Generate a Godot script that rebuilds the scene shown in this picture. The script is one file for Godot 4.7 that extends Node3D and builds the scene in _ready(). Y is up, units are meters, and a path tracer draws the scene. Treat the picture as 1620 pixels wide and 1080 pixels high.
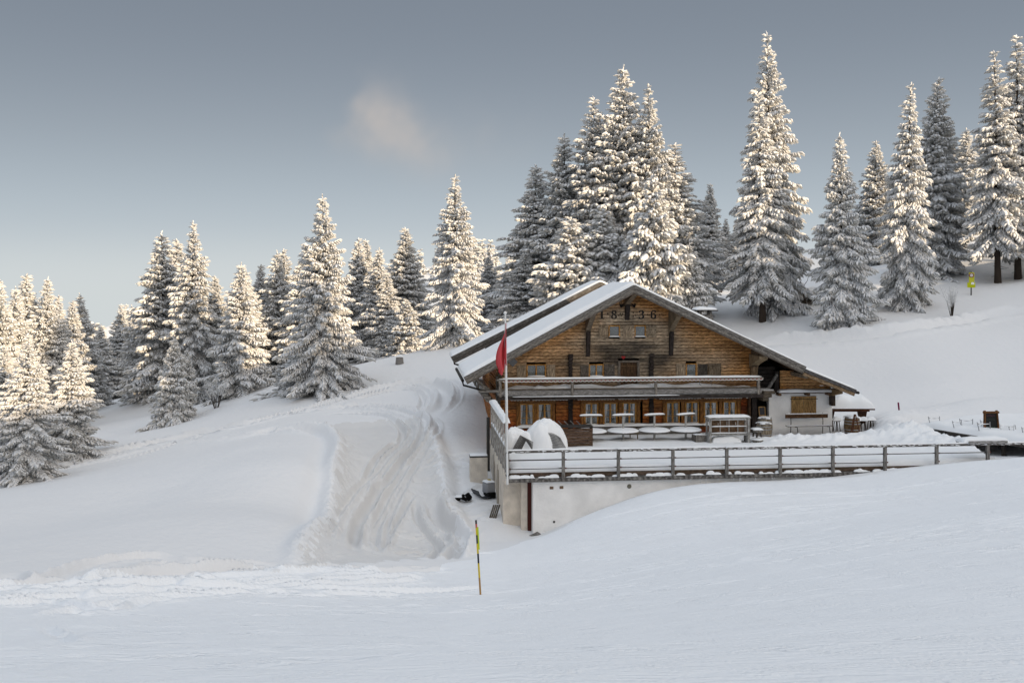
extends Node3D
# A snow-covered mountain chalet with frosted spruces. Terrace floor is y = 0, the camera looks along -Z from 7.5 m above it.

const SUN_TO := Vector3(0.7520, 0.1908, 0.6310)   # towards the low sun
const TURN := 0.0996687   # yaw of the chalet
var used := {}
var rng := RandomNumberGenerator.new()
var noise := FastNoiseLite.new()
var M := {}
var chalet: Node3D


# ---------------------------------------------------------------- mesh building
class MB:
	var v := PackedVector3Array()
	var n := PackedVector3Array()
	var c := PackedColorArray()
	var uv := PackedVector2Array()
	var idx := PackedInt32Array()
	var col := Color(1, 1, 1)
	var uo := Vector2.ZERO
	var grain := 0          # axis along which the wood grain runs
	var rot := Basis()      # local frame of the shape, for uv

	func vert(p: Vector3, nn: Vector3) -> int:
		v.append(p); n.append(nn); c.append(col)
		var q := p * rot
		var w: Vector2
		if grain == 0: w = Vector2(q.x * 0.5, q.y + q.z * 0.7)
		elif grain == 1: w = Vector2(q.y * 0.5, q.x + q.z * 0.7)
		else: w = Vector2(q.z * 0.5, q.x + q.y * 0.7)
		uv.append(w + uo)
		return v.size() - 1

	func tri(a: Vector3, b: Vector3, d: Vector3) -> void:
		var nn := (b - a).cross(d - a)
		if nn.length_squared() < 1e-14: return
		nn = nn.normalized()
		var i := vert(a, nn); vert(b, nn); vert(d, nn)
		idx.append(i); idx.append(i + 2); idx.append(i + 1)

	func quad(a: Vector3, b: Vector3, d: Vector3, e: Vector3) -> void:
		var nn := (d - a).cross(e - b)
		if nn.length_squared() < 1e-14: return
		nn = nn.normalized()
		var i := vert(a, nn); vert(b, nn); vert(d, nn); vert(e, nn)
		idx.append(i); idx.append(i + 2); idx.append(i + 1)
		idx.append(i); idx.append(i + 3); idx.append(i + 2)

	# chamfered box centred on o with full size s
	func box(o: Vector3, s: Vector3, b := Basis(), ch := 0.012) -> void:
		var h := s * 0.5
		ch = minf(ch, minf(h.x, minf(h.y, h.z)) * 0.6)
		rot = b
		var i := h - Vector3(ch, ch, ch)
		# corner point with the chamfer pulled in on two axes: the vertex that belongs to the face across axis a
		var pt := func(sx: float, sy: float, sz: float, a: int) -> Vector3:
			var q := Vector3(sx * i.x, sy * i.y, sz * i.z)
			if a == 0: q.x = sx * h.x
			elif a == 1: q.y = sy * h.y
			else: q.z = sz * h.z
			return o + b * q
		for sg in [-1.0, 1.0]:
			var f := [pt.call(sg, -1, -1, 0), pt.call(sg, 1, -1, 0), pt.call(sg, 1, 1, 0), pt.call(sg, -1, 1, 0)]
			if sg > 0: quad(f[0], f[1], f[2], f[3])
			else: quad(f[3], f[2], f[1], f[0])
			f = [pt.call(-1, sg, -1, 1), pt.call(-1, sg, 1, 1), pt.call(1, sg, 1, 1), pt.call(1, sg, -1, 1)]
			if sg > 0: quad(f[0], f[1], f[2], f[3])
			else: quad(f[3], f[2], f[1], f[0])
			f = [pt.call(-1, -1, sg, 2), pt.call(1, -1, sg, 2), pt.call(1, 1, sg, 2), pt.call(-1, 1, sg, 2)]
			if sg > 0: quad(f[0], f[1], f[2], f[3])
			else: quad(f[3], f[2], f[1], f[0])
		for s1 in [-1.0, 1.0]:
			for s2 in [-1.0, 1.0]:
				var flip: bool = s1 * s2 < 0
				var e := [pt.call(-1, s1, s2, 1), pt.call(-1, s1, s2, 2), pt.call(1, s1, s2, 2), pt.call(1, s1, s2, 1)]
				if flip: e.reverse()
				quad(e[0], e[1], e[2], e[3])
				e = [pt.call(s1, -1, s2, 2), pt.call(s1, -1, s2, 0), pt.call(s1, 1, s2, 0), pt.call(s1, 1, s2, 2)]
				if flip: e.reverse()
				quad(e[0], e[1], e[2], e[3])
				e = [pt.call(s1, s2, -1, 0), pt.call(s1, s2, -1, 1), pt.call(s1, s2, 1, 1), pt.call(s1, s2, 1, 0)]
				if flip: e.reverse()
				quad(e[0], e[1], e[2], e[3])
				for s3 in [-1.0, 1.0]:
					var t := [pt.call(s1, s2, s3, 0), pt.call(s1, s2, s3, 1), pt.call(s1, s2, s3, 2)]
					if s1 * s2 * s3 < 0: t.reverse()
					tri(t[0], t[1], t[2])
		rot = Basis()

	# bar between two points
	func bar(a: Vector3, b: Vector3, wd: float, hg: float, ch := 0.01) -> void:
		var x := (b - a).normalized()
		var up := Vector3.UP if absf(x.y) < 0.9 else Vector3.BACK
		var z := x.cross(up).normalized()
		var y := z.cross(x)
		var g := grain
		grain = 0
		box((a + b) * 0.5, Vector3(a.distance_to(b), hg, wd), Basis(x, y, z), ch)
		grain = g

	# tube through points, radius list
	func tube(pts: Array, rad: Array, sides := 8, cap := true) -> void:
		var first := -1
		var ref := Vector3.UP
		for k in pts.size():
			var t: Vector3 = (pts[mini(k + 1, pts.size() - 1)] - pts[maxi(k - 1, 0)]).normalized()
			if absf(t.dot(ref)) > 0.95: ref = Vector3.RIGHT
			var a := t.cross(ref).normalized()
			var b := a.cross(t)
			var st := v.size()
			for s in sides + 1:
				var an := TAU * s / sides
				var d := a * cos(an) + b * sin(an)
				vert(pts[k] + d * rad[k], d)
				uv[uv.size() - 1] = Vector2(float(k) * 0.3, float(s) / sides)
			if k > 0:
				for s in sides:
					var i := first + s
					var j := st + s
					idx.append_array(PackedInt32Array([i, i + 1, j, i + 1, j + 1, j]))
			first = st
		if cap:
			for e in 2:
				var k := 0 if e == 0 else pts.size() - 1
				var t: Vector3 = (pts[0] - pts[1]).normalized() if e == 0 else (pts[k] - pts[k - 1]).normalized()
				var ci := vert(pts[k], t)
				var base := 0 if e == 0 else first
				if e == 0: base = v.size() - 1 - (pts.size()) * (sides + 1)
				for s in sides:
					var p0 := v[base + s]
					var p1 := v[base + s + 1]
					var i0 := vert(p0, t)
					var i1 := vert(p1, t)
					if e == 0: idx.append_array(PackedInt32Array([ci, i1, i0]))
					else: idx.append_array(PackedInt32Array([ci, i0, i1]))

	# surface of revolution about +y through profile points (radius, height)
	func lathe(o: Vector3, prof: Array, sides := 20) -> void:
		var st := v.size()
		for k in prof.size():
			var a: Vector2 = prof[maxi(k - 1, 0)]
			var b: Vector2 = prof[mini(k + 1, prof.size() - 1)]
			var tn := (b - a).normalized()
			for s in sides + 1:
				var an := TAU * s / sides
				var d := Vector3(cos(an), 0, sin(an))
				vert(o + d * prof[k].x + Vector3(0, prof[k].y, 0), (d * tn.y - Vector3(0, tn.x, 0)).normalized())
				uv[uv.size() - 1] = Vector2(prof[k].y * 0.7, float(s) / sides * 2.0) + uo
		for k in prof.size() - 1:
			for s in sides:
				var i := st + k * (sides + 1) + s
				var j := i + sides + 1
				idx.append_array(PackedInt32Array([i, i + 1, j, i + 1, j + 1, j]))

	# extruded outline in the xy plane (counter-clockwise), from z0 to z1
	func prism(poly: PackedVector2Array, z0: float, z1: float, xf := Transform3D()) -> void:
		rot = xf.basis.orthonormalized()
		var tr := Geometry2D.triangulate_polygon(poly)
		var area := 0.0
		for i in poly.size():
			area += poly[i].cross(poly[(i + 1) % poly.size()])
		for k in range(0, tr.size(), 3):
			var a := poly[tr[k]]
			var b := poly[tr[k + 1]]
			var d := poly[tr[k + 2]]
			if (b - a).cross(d - a) < 0:
				var t := b
				b = d
				d = t
			tri(xf * Vector3(a.x, a.y, z1), xf * Vector3(b.x, b.y, z1), xf * Vector3(d.x, d.y, z1))
			tri(xf * Vector3(a.x, a.y, z0), xf * Vector3(d.x, d.y, z0), xf * Vector3(b.x, b.y, z0))
		for i in poly.size():
			var a := poly[i]
			var b := poly[(i + 1) % poly.size()]
			if area < 0:
				var t := a
				a = b
				b = t
			quad(xf * Vector3(a.x, a.y, z0), xf * Vector3(b.x, b.y, z0), xf * Vector3(b.x, b.y, z1), xf * Vector3(a.x, a.y, z1))
		rot = Basis()

	# height field: nx x nz points, f(i, j) -> Vector3, smooth
	func sheet(nx: int, nz: int, f: Callable, flip := false) -> void:
		var p := PackedVector3Array()
		p.resize(nx * nz)
		for j in nz:
			for i in nx:
				p[j * nx + i] = f.call(i, j)
		var st := v.size()
		for j in nz:
			for i in nx:
				var dx := p[j * nx + mini(i + 1, nx - 1)] - p[j * nx + maxi(i - 1, 0)]
				var dz := p[mini(j + 1, nz - 1) * nx + i] - p[maxi(j - 1, 0) * nx + i]
				var nn := dz.cross(dx).normalized()
				if nn == Vector3.ZERO: nn = Vector3.UP
				vert(p[j * nx + i], -nn if flip else nn)
		for j in nz - 1:
			for i in nx - 1:
				var a := st + j * nx + i
				if flip: idx.append_array(PackedInt32Array([a, a + nx, a + 1, a + 1, a + nx, a + nx + 1]))
				else: idx.append_array(PackedInt32Array([a, a + 1, a + nx, a + 1, a + nx + 1, a + nx]))

	func mesh(m: Material) -> ArrayMesh:
		var am := ArrayMesh.new()
		var arr := []
		arr.resize(Mesh.ARRAY_MAX)
		arr[Mesh.ARRAY_VERTEX] = v
		arr[Mesh.ARRAY_NORMAL] = n
		arr[Mesh.ARRAY_COLOR] = c
		arr[Mesh.ARRAY_TEX_UV] = uv
		arr[Mesh.ARRAY_INDEX] = idx
		am.add_surface_from_arrays(Mesh.PRIMITIVE_TRIANGLES, arr)
		am.surface_set_material(0, m)
		return am


# ---------------------------------------------------------------- scene tree helpers
func numbered(called: String) -> String:
	if not used.has(called):
		used[called] = 0
		return called
	used[called] += 1
	return "%s_%03d" % [called, used[called]]

func tag(o: Node, label: String, category: String, group := "", kind := "") -> Node:
	if label: o.set_meta("label", label)
	if category: o.set_meta("category", category)
	if group: o.set_meta("group", group)
	if kind: o.set_meta("kind", kind)
	return o

func thing(called: String, label: String, category: String, at := Vector3.ZERO, turn := 0.0, group := "") -> Node3D:
	var o := Node3D.new()
	o.name = numbered(called)
	add_child(o)
	o.position = at
	o.rotation.y = turn
	tag(o, label, category, group)
	return o

func part(called: String, mb: MB, m: Material, parent: Node) -> MeshInstance3D:
	return part_mesh(called, mb.mesh(m), parent)

func part_mesh(called: String, me: Mesh, parent: Node) -> MeshInstance3D:
	var o := MeshInstance3D.new()
	if parent == self: o.name = numbered(called)
	else:
		var k := 0
		var nm := called
		while parent.has_node(NodePath(nm)):
			k += 1
			nm = "%s_%03d" % [called, k]
		o.name = nm
	o.mesh = me
	parent.add_child(o, true)
	return o

func holder(called: String, parent: Node) -> Node3D:
	var o := Node3D.new()
	o.name = called
	parent.add_child(o, true)
	return o

func copy_of(o: Node3D, label: String, at: Vector3, turn := 0.0) -> Node3D:
	var c: Node3D = o.duplicate()
	var nm := String(o.name)
	if nm.length() > 4 and nm[nm.length() - 4] == "_" and nm.substr(nm.length() - 3).is_valid_int():
		nm = nm.substr(0, nm.length() - 4)
	c.name = numbered(nm)
	add_child(c)
	c.position = at
	c.rotation.y = turn
	c.set_meta("label", label)
	return c

# from the chalet's own axes (u along the front, y up, w towards the valley) into the world
func hw(u: float, y: float, w: float) -> Vector3:
	return Vector3(u * cos(TURN) + w * sin(TURN), y, -50.0 - u * sin(TURN) + w * cos(TURN))


# ---------------------------------------------------------------- materials
func lin(r: float, g: float, b: float) -> Color:
	return Color(r, g, b).linear_to_srgb()

func tex_noise(freq: float, oct: int, sd: int, lo: float, hi: float, size := 512, stretch := 1.0) -> ImageTexture:
	var f := FastNoiseLite.new()
	f.seed = sd
	f.noise_type = FastNoiseLite.TYPE_SIMPLEX_SMOOTH
	f.frequency = freq
	f.fractal_octaves = oct
	var im := Image.create(size, size, false, Image.FORMAT_L8)
	for y in size:
		for x in size:
			# seamless: blend with the shifted pattern near the border
			var bx := clampf((x - size * 0.8) / (size * 0.2), 0, 1)
			var by := clampf((y - size * 0.8) / (size * 0.2), 0, 1)
			var a := f.get_noise_2d(x / stretch, y)
			if bx > 0: a = lerpf(a, f.get_noise_2d((x - size) / stretch, y), bx)
			if by > 0:
				var b2 := f.get_noise_2d(x / stretch, y - size)
				if bx > 0: b2 = lerpf(b2, f.get_noise_2d((x - size) / stretch, y - size), bx)
				a = lerpf(a, b2, by)
			var g := clampf(lerpf(lo, hi, a * 0.7 + 0.5), 0, 1)
			im.set_pixel(x, y, Color(g, g, g))
	return ImageTexture.create_from_image(im)

func tex_piste() -> ImageTexture:
	var a := tex_noise(0.035, 5, 31, 0.0, 1.0, 1024, 3.0).get_image()
	var b := tex_noise(0.085, 3, 33, 0.0, 1.0, 1024, 1.0).get_image()
	var c := tex_noise(0.006, 3, 35, -0.6, 1.4, 1024, 1.0).get_image()
	var im := Image.create(1024, 1024, false, Image.FORMAT_L8)
	for y in 1024:
		for x in 1024:
			var k := c.get_pixel(x, y).r
			var g := a.get_pixel(x, y).r * (0.75 - 0.35 * k) + b.get_pixel(x, y).r * (0.10 + 0.40 * k)
			im.set_pixel(x, y, Color(g, g, g))
	return ImageTexture.create_from_image(im)

func tex_grain(sd: int) -> ImageTexture:
	var f := FastNoiseLite.new()
	f.seed = sd
	f.noise_type = FastNoiseLite.TYPE_SIMPLEX_SMOOTH
	f.frequency = 0.02
	f.fractal_octaves = 4
	var r := RandomNumberGenerator.new()
	r.seed = sd
	var knots := []
	for k in 26:
		knots.append(Vector3(r.randf() * 512, r.randf() * 512, r.randf_range(3.0, 6.0)))
	var im := Image.create(512, 512, false, Image.FORMAT_RGB8)
	for y in 512:
		for x in 512:
			var bx := clampf((x - 400.0) / 112.0, 0, 1)
			var a := lerpf(f.get_noise_2d(x * 0.35, y * 5.0), f.get_noise_2d((x - 512) * 0.35, y * 5.0), bx)
			var b := lerpf(f.get_noise_2d(x * 0.8 + 900, y * 1.2), f.get_noise_2d((x - 512) * 0.8 + 900, y * 1.2), bx)
			var g := 0.80 + a * 0.38 + b * 0.30
			g = clampf(g, 0.25, 1.0)
			im.set_pixel(x, y, Color(g, g * (0.97 + 0.03 * g), g * (0.93 + 0.07 * g)))
	for k in knots:
		for y in range(int(k.y - k.z * 2), int(k.y + k.z * 2)):
			for x in range(int(k.x - k.z), int(k.x + k.z)):
				if x < 0 or y < 0 or x > 511 or y > 511: continue
				var d := Vector2((x - k.x) / k.z, (y - k.y) / (k.z * 2.0)).length()
				if d < 1.0:
					var p := im.get_pixel(x, y)
					var t := 0.35 + 0.65 * smoothstep(0.4, 1.0, d)
					im.set_pixel(x, y, Color(p.r * t, p.g * t * 0.95, p.b * t * 0.9))
	return ImageTexture.create_from_image(im)

func mat(called: String, c: Color, rough: float, t: Texture2D = null, bump: Texture2D = null, depth := 0.0) -> StandardMaterial3D:
	var m := StandardMaterial3D.new()
	m.resource_name = called
	m.albedo_color = c
	m.roughness = rough
	m.vertex_color_use_as_albedo = true
	m.metallic_specular = 0.3
	if t: m.albedo_texture = t
	if bump:
		m.heightmap_enabled = true
		m.heightmap_texture = bump
		m.heightmap_scale = depth
	M[called] = m
	return m

func materials() -> void:
	var grain := tex_grain(7)
	var fine := tex_noise(0.06, 4, 11, 0.0, 1.0)
	var soft := tex_noise(0.012, 5, 12, 0.0, 1.0)
	mat("wood", Color.WHITE, 0.75, grain, grain, 1.2)
	mat("bark", lin(0.055, 0.042, 0.034), 0.95, null, fine, 3.0).uv1_triplanar = true
	var s := mat("snow", lin(0.88, 0.89, 0.90), 0.85, null, fine, 1.2)
	s.uv1_triplanar = true
	s.uv1_world_triplanar = true
	s.uv1_scale = Vector3(0.7, 0.7, 0.7)
	for e in ["tree_snow", "needle"]:      # rime and thin snow let light through
		var ts := mat(e, Color.WHITE, 0.88)
		ts.backlight_enabled = true
		ts.backlight = Color(0.6, 0.6, 0.6)
	var p := mat("powder", lin(0.80, 0.80, 0.805), 0.85, null, soft, 2.5)
	p.uv1_triplanar = true
	p.uv1_world_triplanar = true
	p.uv1_scale = Vector3(0.33, 0.33, 0.33)
	var q := mat("groomed", lin(0.90, 0.915, 0.935), 0.8, null, tex_piste(), 4.5)
	q.uv1_triplanar = true
	q.uv1_world_triplanar = true
	q.uv1_scale = Vector3(0.16, 0.3, 0.2)
	var pk := mat("packed", lin(0.73, 0.72, 0.71), 0.85, null, fine, 2.0)
	pk.uv1_triplanar = true
	pk.uv1_world_triplanar = true
	pk.uv1_scale = Vector3(0.5, 0.5, 0.5)
	var pl := mat("plaster", lin(0.90, 0.885, 0.865), 0.9, tex_noise(0.006, 5, 41, 0.92, 1.02), fine, 0.8)
	pl.uv1_triplanar = true
	pl.uv1_scale = Vector3(0.25, 0.25, 0.25)
	var be := mat("render", lin(0.76, 0.68, 0.58), 0.9, tex_noise(0.006, 5, 43, 0.86, 1.03), fine, 1.5)
	be.uv1_triplanar = true
	be.uv1_scale = Vector3(0.5, 0.5, 0.5)
	var co := mat("concrete", lin(0.30, 0.28, 0.26), 0.9, tex_noise(0.02, 5, 44, 0.45, 1.1), fine, 1.0)
	co.uv1_triplanar = true
	co.uv1_scale = Vector3(0.6, 0.6, 0.6)
	mat("metal", lin(0.30, 0.30, 0.31), 0.45).metallic = 0.6
	mat("iron", lin(0.03, 0.028, 0.026), 0.6)
	mat("paint", Color.WHITE, 0.5)
	mat("cloth", Color.WHITE, 0.9)
	mat("frosted", lin(0.6, 0.6, 0.6), 0.8).vertex_color_use_as_albedo = false
	mat("dark", lin(0.012, 0.010, 0.009), 0.95)
	var g := StandardMaterial3D.new()
	g.resource_name = "pane"
	g.albedo_color = Color(0.75, 0.8, 0.82, 0.12)
	g.roughness = 0.03
	g.transparency = BaseMaterial3D.TRANSPARENCY_ALPHA
	g.metallic_specular = 0.5
	M.pane = g

func tone(r: float, g: float, b: float, vary := 0.0) -> Color:
	var k := 1.0 + rng.randf_range(-vary, vary)
	return Color(r * k, g * k, b * k)


func _ready() -> void:
	# camera
	var cam := Camera3D.new()
	cam.name = "camera"
	cam.projection = Camera3D.PROJECTION_FRUSTUM
	cam.near = 0.1
	cam.far = 4000.0
	cam.size = 0.0675
	cam.frustum_offset = Vector2(0, -90.0 / 1600.0 * 0.1)
	cam.position = Vector3(0, 7.5, 0)
	add_child(cam)
	cam.current = true
	# sky, sun and exposure
	var env := Environment.new()
	env.background_mode = Environment.BG_SKY
	env.tonemap_mode = Environment.TONE_MAPPER_LINEAR
	env.tonemap_exposure = 1.58
	env.sdfgi_enabled = true
	env.ssao_enabled = true
	env.ssil_enabled = true
	var sky := Sky.new()
	var pan := PanoramaSkyMaterial.new()
	pan.panorama = sky_image()
	sky.sky_material = pan
	env.sky = sky
	var we := WorldEnvironment.new()
	we.name = "sky"
	we.environment = env
	add_child(we)
	var sun := DirectionalLight3D.new()
	sun.name = "sun"
	sun.light_color = Color(1.0, 0.90, 0.76)
	sun.light_energy = 1.2
	sun.light_angular_distance = 0.5
	sun.shadow_enabled = true
	add_child(sun)
	sun.look_at_from_position(Vector3.ZERO, -SUN_TO, Vector3.UP)
	# the place
	rng.seed = 4
	materials()
	build_ground()
	build_chalet()
	build_terrace()
	build_trees()
	build_small()


# ---------------------------------------------------------------- ground
# survey points of the slope: (x, height, distance ahead), joined by a thin-plate spline
var survey := [
	Vector3(0, 4.9, 6.5), Vector3(-3.5, 4.7, 7), Vector3(3, 5.1, 6), Vector3(-6.8, 4, 9), Vector3(4.8, 5.1, 6), Vector3(0, 3, 13), Vector3(-0.8, -0.2, 25), Vector3(-4.5, 2.7, 14),
	Vector3(3.7, 4.1, 10), Vector3(6.6, 2.4, 18), Vector3(4.4, 0.8, 24), Vector3(9.2, 0.4, 30), Vector3(6, -0.3, 33), Vector3(13.3, 0.1, 36), Vector3(13.7, 1.6, 27), Vector3(20.4, 0.6, 40.3),
	Vector3(17.3, 0.3, 40.2), Vector3(12.1, -0.3, 39.6), Vector3(7.1, -0.3, 39.4), Vector3(4.7, -0.8, 39.2), Vector3(2.2, -1.5, 38.5), Vector3(0.9, -1.9, 37.5), Vector3(-1.2, -1.1, 32), Vector3(-2.8, -0.7, 28.5),
	Vector3(-4.4, -0.4, 28), Vector3(-4.4, -2, 37), Vector3(-5.5, -1.7, 42), Vector3(-5.3, -0.3, 50), Vector3(-5.2, 0.3, 56), Vector3(-4.6, 1.2, 62), Vector3(-5.2, 2.8, 76), Vector3(-0.5, -2, 41),
	Vector3(-1.3, -0.5, 51), Vector3(-1, -1.4, 46), Vector3(-1.9, 1.7, 62), Vector3(-2.5, -1.2, 45), Vector3(-2.1, -2.1, 37.5), Vector3(-5.9, -0.3, 28.5), Vector3(-7.7, -0.2, 33.5), Vector3(-8.1, -0.1, 42),
	Vector3(-10.8, 0, 48), Vector3(-11.2, 0.2, 58), Vector3(-9.5, 2, 72), Vector3(-14.8, 0.4, 66), Vector3(-9.4, 0.2, 27), Vector3(-11.4, 0.9, 22.5), Vector3(-7.3, 2.5, 14.5), Vector3(-14, -0.8, 40),
	Vector3(-15.1, -0.6, 34), Vector3(-20.2, -1.2, 40), Vector3(-25.3, -2.4, 50), Vector3(-22.7, -2.1, 55), Vector3(-21.4, -1.5, 60), Vector3(-18.1, -0.6, 63), Vector3(-24.4, -2.3, 52), Vector3(-24.9, -1.9, 57),
	Vector3(-28.3, -2.7, 78), Vector3(-47.2, -6, 120), Vector3(-27.1, -2.6, 85), Vector3(-22.3, -1.7, 66), Vector3(-33.1, -2.7, 92), Vector3(-20.7, -0.7, 76), Vector3(-28, -1, 88), Vector3(-19.7, -0.5, 85),
	Vector3(-12.7, 1.3, 75), Vector3(-12.4, 0.8, 86), Vector3(-9.4, 1.6, 88), Vector3(-10.4, 2.6, 98), Vector3(-5.6, 2.7, 76), Vector3(-1.7, 2.7, 90), Vector3(2.2, 5.2, 90), Vector3(9.5, 5.7, 84),
	Vector3(18.4, 6.8, 98), Vector3(23.8, 8.2, 112), Vector3(15.8, 5.1, 84), Vector3(20.2, 5.1, 81), Vector3(24.4, 4.2, 75), Vector3(33.1, 8.8, 108), Vector3(41.3, 11, 112), Vector3(31.1, 5.4, 79),
	Vector3(39.1, 9.2, 92), Vector3(52.7, 14, 118), Vector3(39.8, 7.5, 83), Vector3(43, 8, 85), Vector3(59.7, 12.7, 118), Vector3(33, 5.1, 76), Vector3(37.5, 5.6, 74), Vector3(28.8, 4.4, 72),
	Vector3(31.4, 1.7, 62), Vector3(26.7, 1.7, 62), Vector3(22.3, 1.3, 66), Vector3(19.8, 2.6, 72), Vector3(18.5, 3.2, 76), Vector3(24.3, 0.4, 58), Vector3(28.9, 0.4, 57), Vector3(0.8, -2.6, 40.1),
	Vector3(1.5, -2.2, 40.1), Vector3(2.3, -1.9, 40.2), Vector3(3.5, -1.5, 40.2), Vector3(4.8, -1, 40.3), Vector3(6, -0.7, 40.3), Vector3(7.3, -0.5, 40.4), Vector3(9.9, -0.4, 40.5), Vector3(12.4, -0.3, 40.6),
	Vector3(15, -0.1, 40.7), Vector3(2, -2.2, 45), Vector3(5, -1.6, 45), Vector3(10, -0.9, 45), Vector3(15, -0.6, 46), Vector3(5, -0.6, 52), Vector3(12, -0.5, 52), Vector3(3, 0.6, 60),
	Vector3(10, 0.5, 60), Vector3(18, -0.3, 50), Vector3(22, -0.2, 46), Vector3(24, 0.1, 50), Vector3(-150, -25, 250), Vector3(-60, -9, 160), Vector3(-17, 10.8, 195), Vector3(-4, 8.8, 190),
	Vector3(-40, -3, 200), Vector3(30, 7, 170), Vector3(60, 11.5, 180), Vector3(100, 15, 180), Vector3(-17, 0, 260), Vector3(0, -12, 330), Vector3(150, 8, 250), Vector3(-300, -60, 400),
	Vector3(300, 0, 400), Vector3(0, -30, 500), Vector3(0, 13, -30), Vector3(-60, 9, -20), Vector3(-40, 1, 20), Vector3(-120, -9, 60), Vector3(-120, -15, 120), Vector3(-70, -7, 100),
	Vector3(72, 23, -70), Vector3(72, 25, -30), Vector3(72, 24.5, -6), Vector3(72, 22, 12), Vector3(72, 21.5, 30), Vector3(72, 18.5, 45), Vector3(73, 15, 54), Vector3(74, 13.5, 66),
	Vector3(74, 12, 85), Vector3(74, 15, 125), Vector3(130, 16, 60), Vector3(130, 24, -20), Vector3(130, 8, 120), Vector3(35, 6, 20), Vector3(46, 8, 50), Vector3(50, 11.5, 80),
	Vector3(-300, -25, 50), Vector3(0, -60, 1500), Vector3(-1200, -90, 800), Vector3(1200, 0, 800), Vector3(300, 0, 0), Vector3(-300, -20, -100), Vector3(300, 0, -100), Vector3(0, 18, -150),
]
var weights := PackedFloat64Array()
var coarse := PackedFloat32Array()
const CX := -62.0
const CD := -12.0
const CS := 1.5
const CNX := 92
const CNZ := 152

func tps_solve() -> void:
	var k := survey.size()
	var m := k + 3
	var A := []
	for i in m:
		var row := PackedFloat64Array()
		row.resize(m + 1)
		A.append(row)
	for i in k:
		var p: Vector3 = survey[i]
		for j in k:
			var q: Vector3 = survey[j]
			var r := (pow(p.x - q.x, 2) + pow(p.z - q.z, 2)) / 400.0
			A[i][j] = r * log(r) if r > 1e-9 else 0.0
		A[i][i] += 0.003
		A[i][k] = 1.0
		A[i][k + 1] = p.x / 20.0
		A[i][k + 2] = p.z / 20.0
		A[k][i] = 1.0
		A[k + 1][i] = p.x / 20.0
		A[k + 2][i] = p.z / 20.0
		A[i][m] = p.y
	for i in m:
		var best := i
		for j in range(i + 1, m):
			if absf(A[j][i]) > absf(A[best][i]): best = j
		if best != i:
			var t = A[i]
			A[i] = A[best]
			A[best] = t
		var ri: PackedFloat64Array = A[i]
		for j in range(i + 1, m):
			var rj: PackedFloat64Array = A[j]
			var f := rj[i] / ri[i]
			if f == 0.0: continue
			for l in range(i, m + 1):
				rj[l] -= f * ri[l]
			A[j] = rj
	weights.resize(m)
	for i in range(m - 1, -1, -1):
		var ri: PackedFloat64Array = A[i]
		var s := ri[m]
		for j in range(i + 1, m):
			s -= ri[j] * weights[j]
		weights[i] = s / ri[i]

func tps(x: float, d: float) -> float:
	var k := survey.size()
	var h := weights[k] + weights[k + 1] * x / 20.0 + weights[k + 2] * d / 20.0
	for i in k:
		var p: Vector3 = survey[i]
		var a := p.x - x
		var b := p.z - d
		var r := (a * a + b * b) * 0.0025
		if r > 1e-9: h += weights[i] * r * log(r)
	return h

func cub(a: float, b: float, c: float, d: float, t: float) -> float:
	return b + 0.5 * t * (c - a + t * (2.0 * a - 5.0 * b + 4.0 * c - d + t * (3.0 * (b - c) + d - a)))

func base_height(x: float, d: float) -> float:
	var fx := (x - CX) / CS
	var fd := (d - CD) / CS
	var i := int(floor(fx))
	var j := int(floor(fd))
	if i < 1 or j < 1 or i > CNX - 3 or j > CNZ - 3: return tps(x, d)
	fx -= i
	fd -= j
	var o := (j - 1) * CNX + i - 1
	var r0 := cub(coarse[o], coarse[o + 1], coarse[o + 2], coarse[o + 3], fx)
	o += CNX
	var r1 := cub(coarse[o], coarse[o + 1], coarse[o + 2], coarse[o + 3], fx)
	o += CNX
	var r2 := cub(coarse[o], coarse[o + 1], coarse[o + 2], coarse[o + 3], fx)
	o += CNX
	var r3 := cub(coarse[o], coarse[o + 1], coarse[o + 2], coarse[o + 3], fx)
	return cub(r0, r1, r2, r3, fd)

func snow_heap(x: float, d: float) -> float:
	# shovelled banks at the right end of the terrace and behind the raised deck
	var h := 0.0
	var q := Vector2(x - 26.0, (d - 55.0) * 1.0)
	h += 1.15 * exp(-q.x * q.x / 14.0 - q.y * q.y / 5.0)
	q = Vector2(x - 20.5, d - 53.0)
	h += 0.75 * exp(-q.x * q.x / 5.0 - q.y * q.y / 5.0)
	q = Vector2(x - 19.0, d - 50.5)
	h += 0.55 * exp(-q.x * q.x / 4.0 - q.y * q.y / 3.0)
	q = Vector2(x - 31.5, d - 54.5)
	h += 0.8 * exp(-q.x * q.x / 12.0 - q.y * q.y / 5.0)
	return h

func ground_height(x: float, d: float) -> float:
	var h := base_height(x, d) + snow_heap(x, d)
	if x > 19.5 and x < 34.0 and d > 42.0 and d < 54.0:
		h = lerpf(h, minf(h, 0.02), smoothstep(19.6, 20.6, x) * smoothstep(53.0, 51.5, d) * smoothstep(42.6, 44.0, d))
	# the building and its terrace are dug into the slope
	var w := (50.0 - d) * cos(TURN) + x * sin(TURN)
	var u := x * cos(TURN) - (50.0 - d) * sin(TURN)
	if u > -1.0 and u < 19.6 and w > -15.0 and w < 10.0:
		var e := minf(minf(u + 0.75, (10.0 - w) * 1.4), w + 15.0)
		var lim := -0.45
		if u > 16.4: e = minf(e, (19.4 - u) * 0.35 if w > -1.0 else -1.0)
		h = lerpf(h, minf(h, lim), smoothstep(0.0, 0.5, e))
	return h

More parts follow.
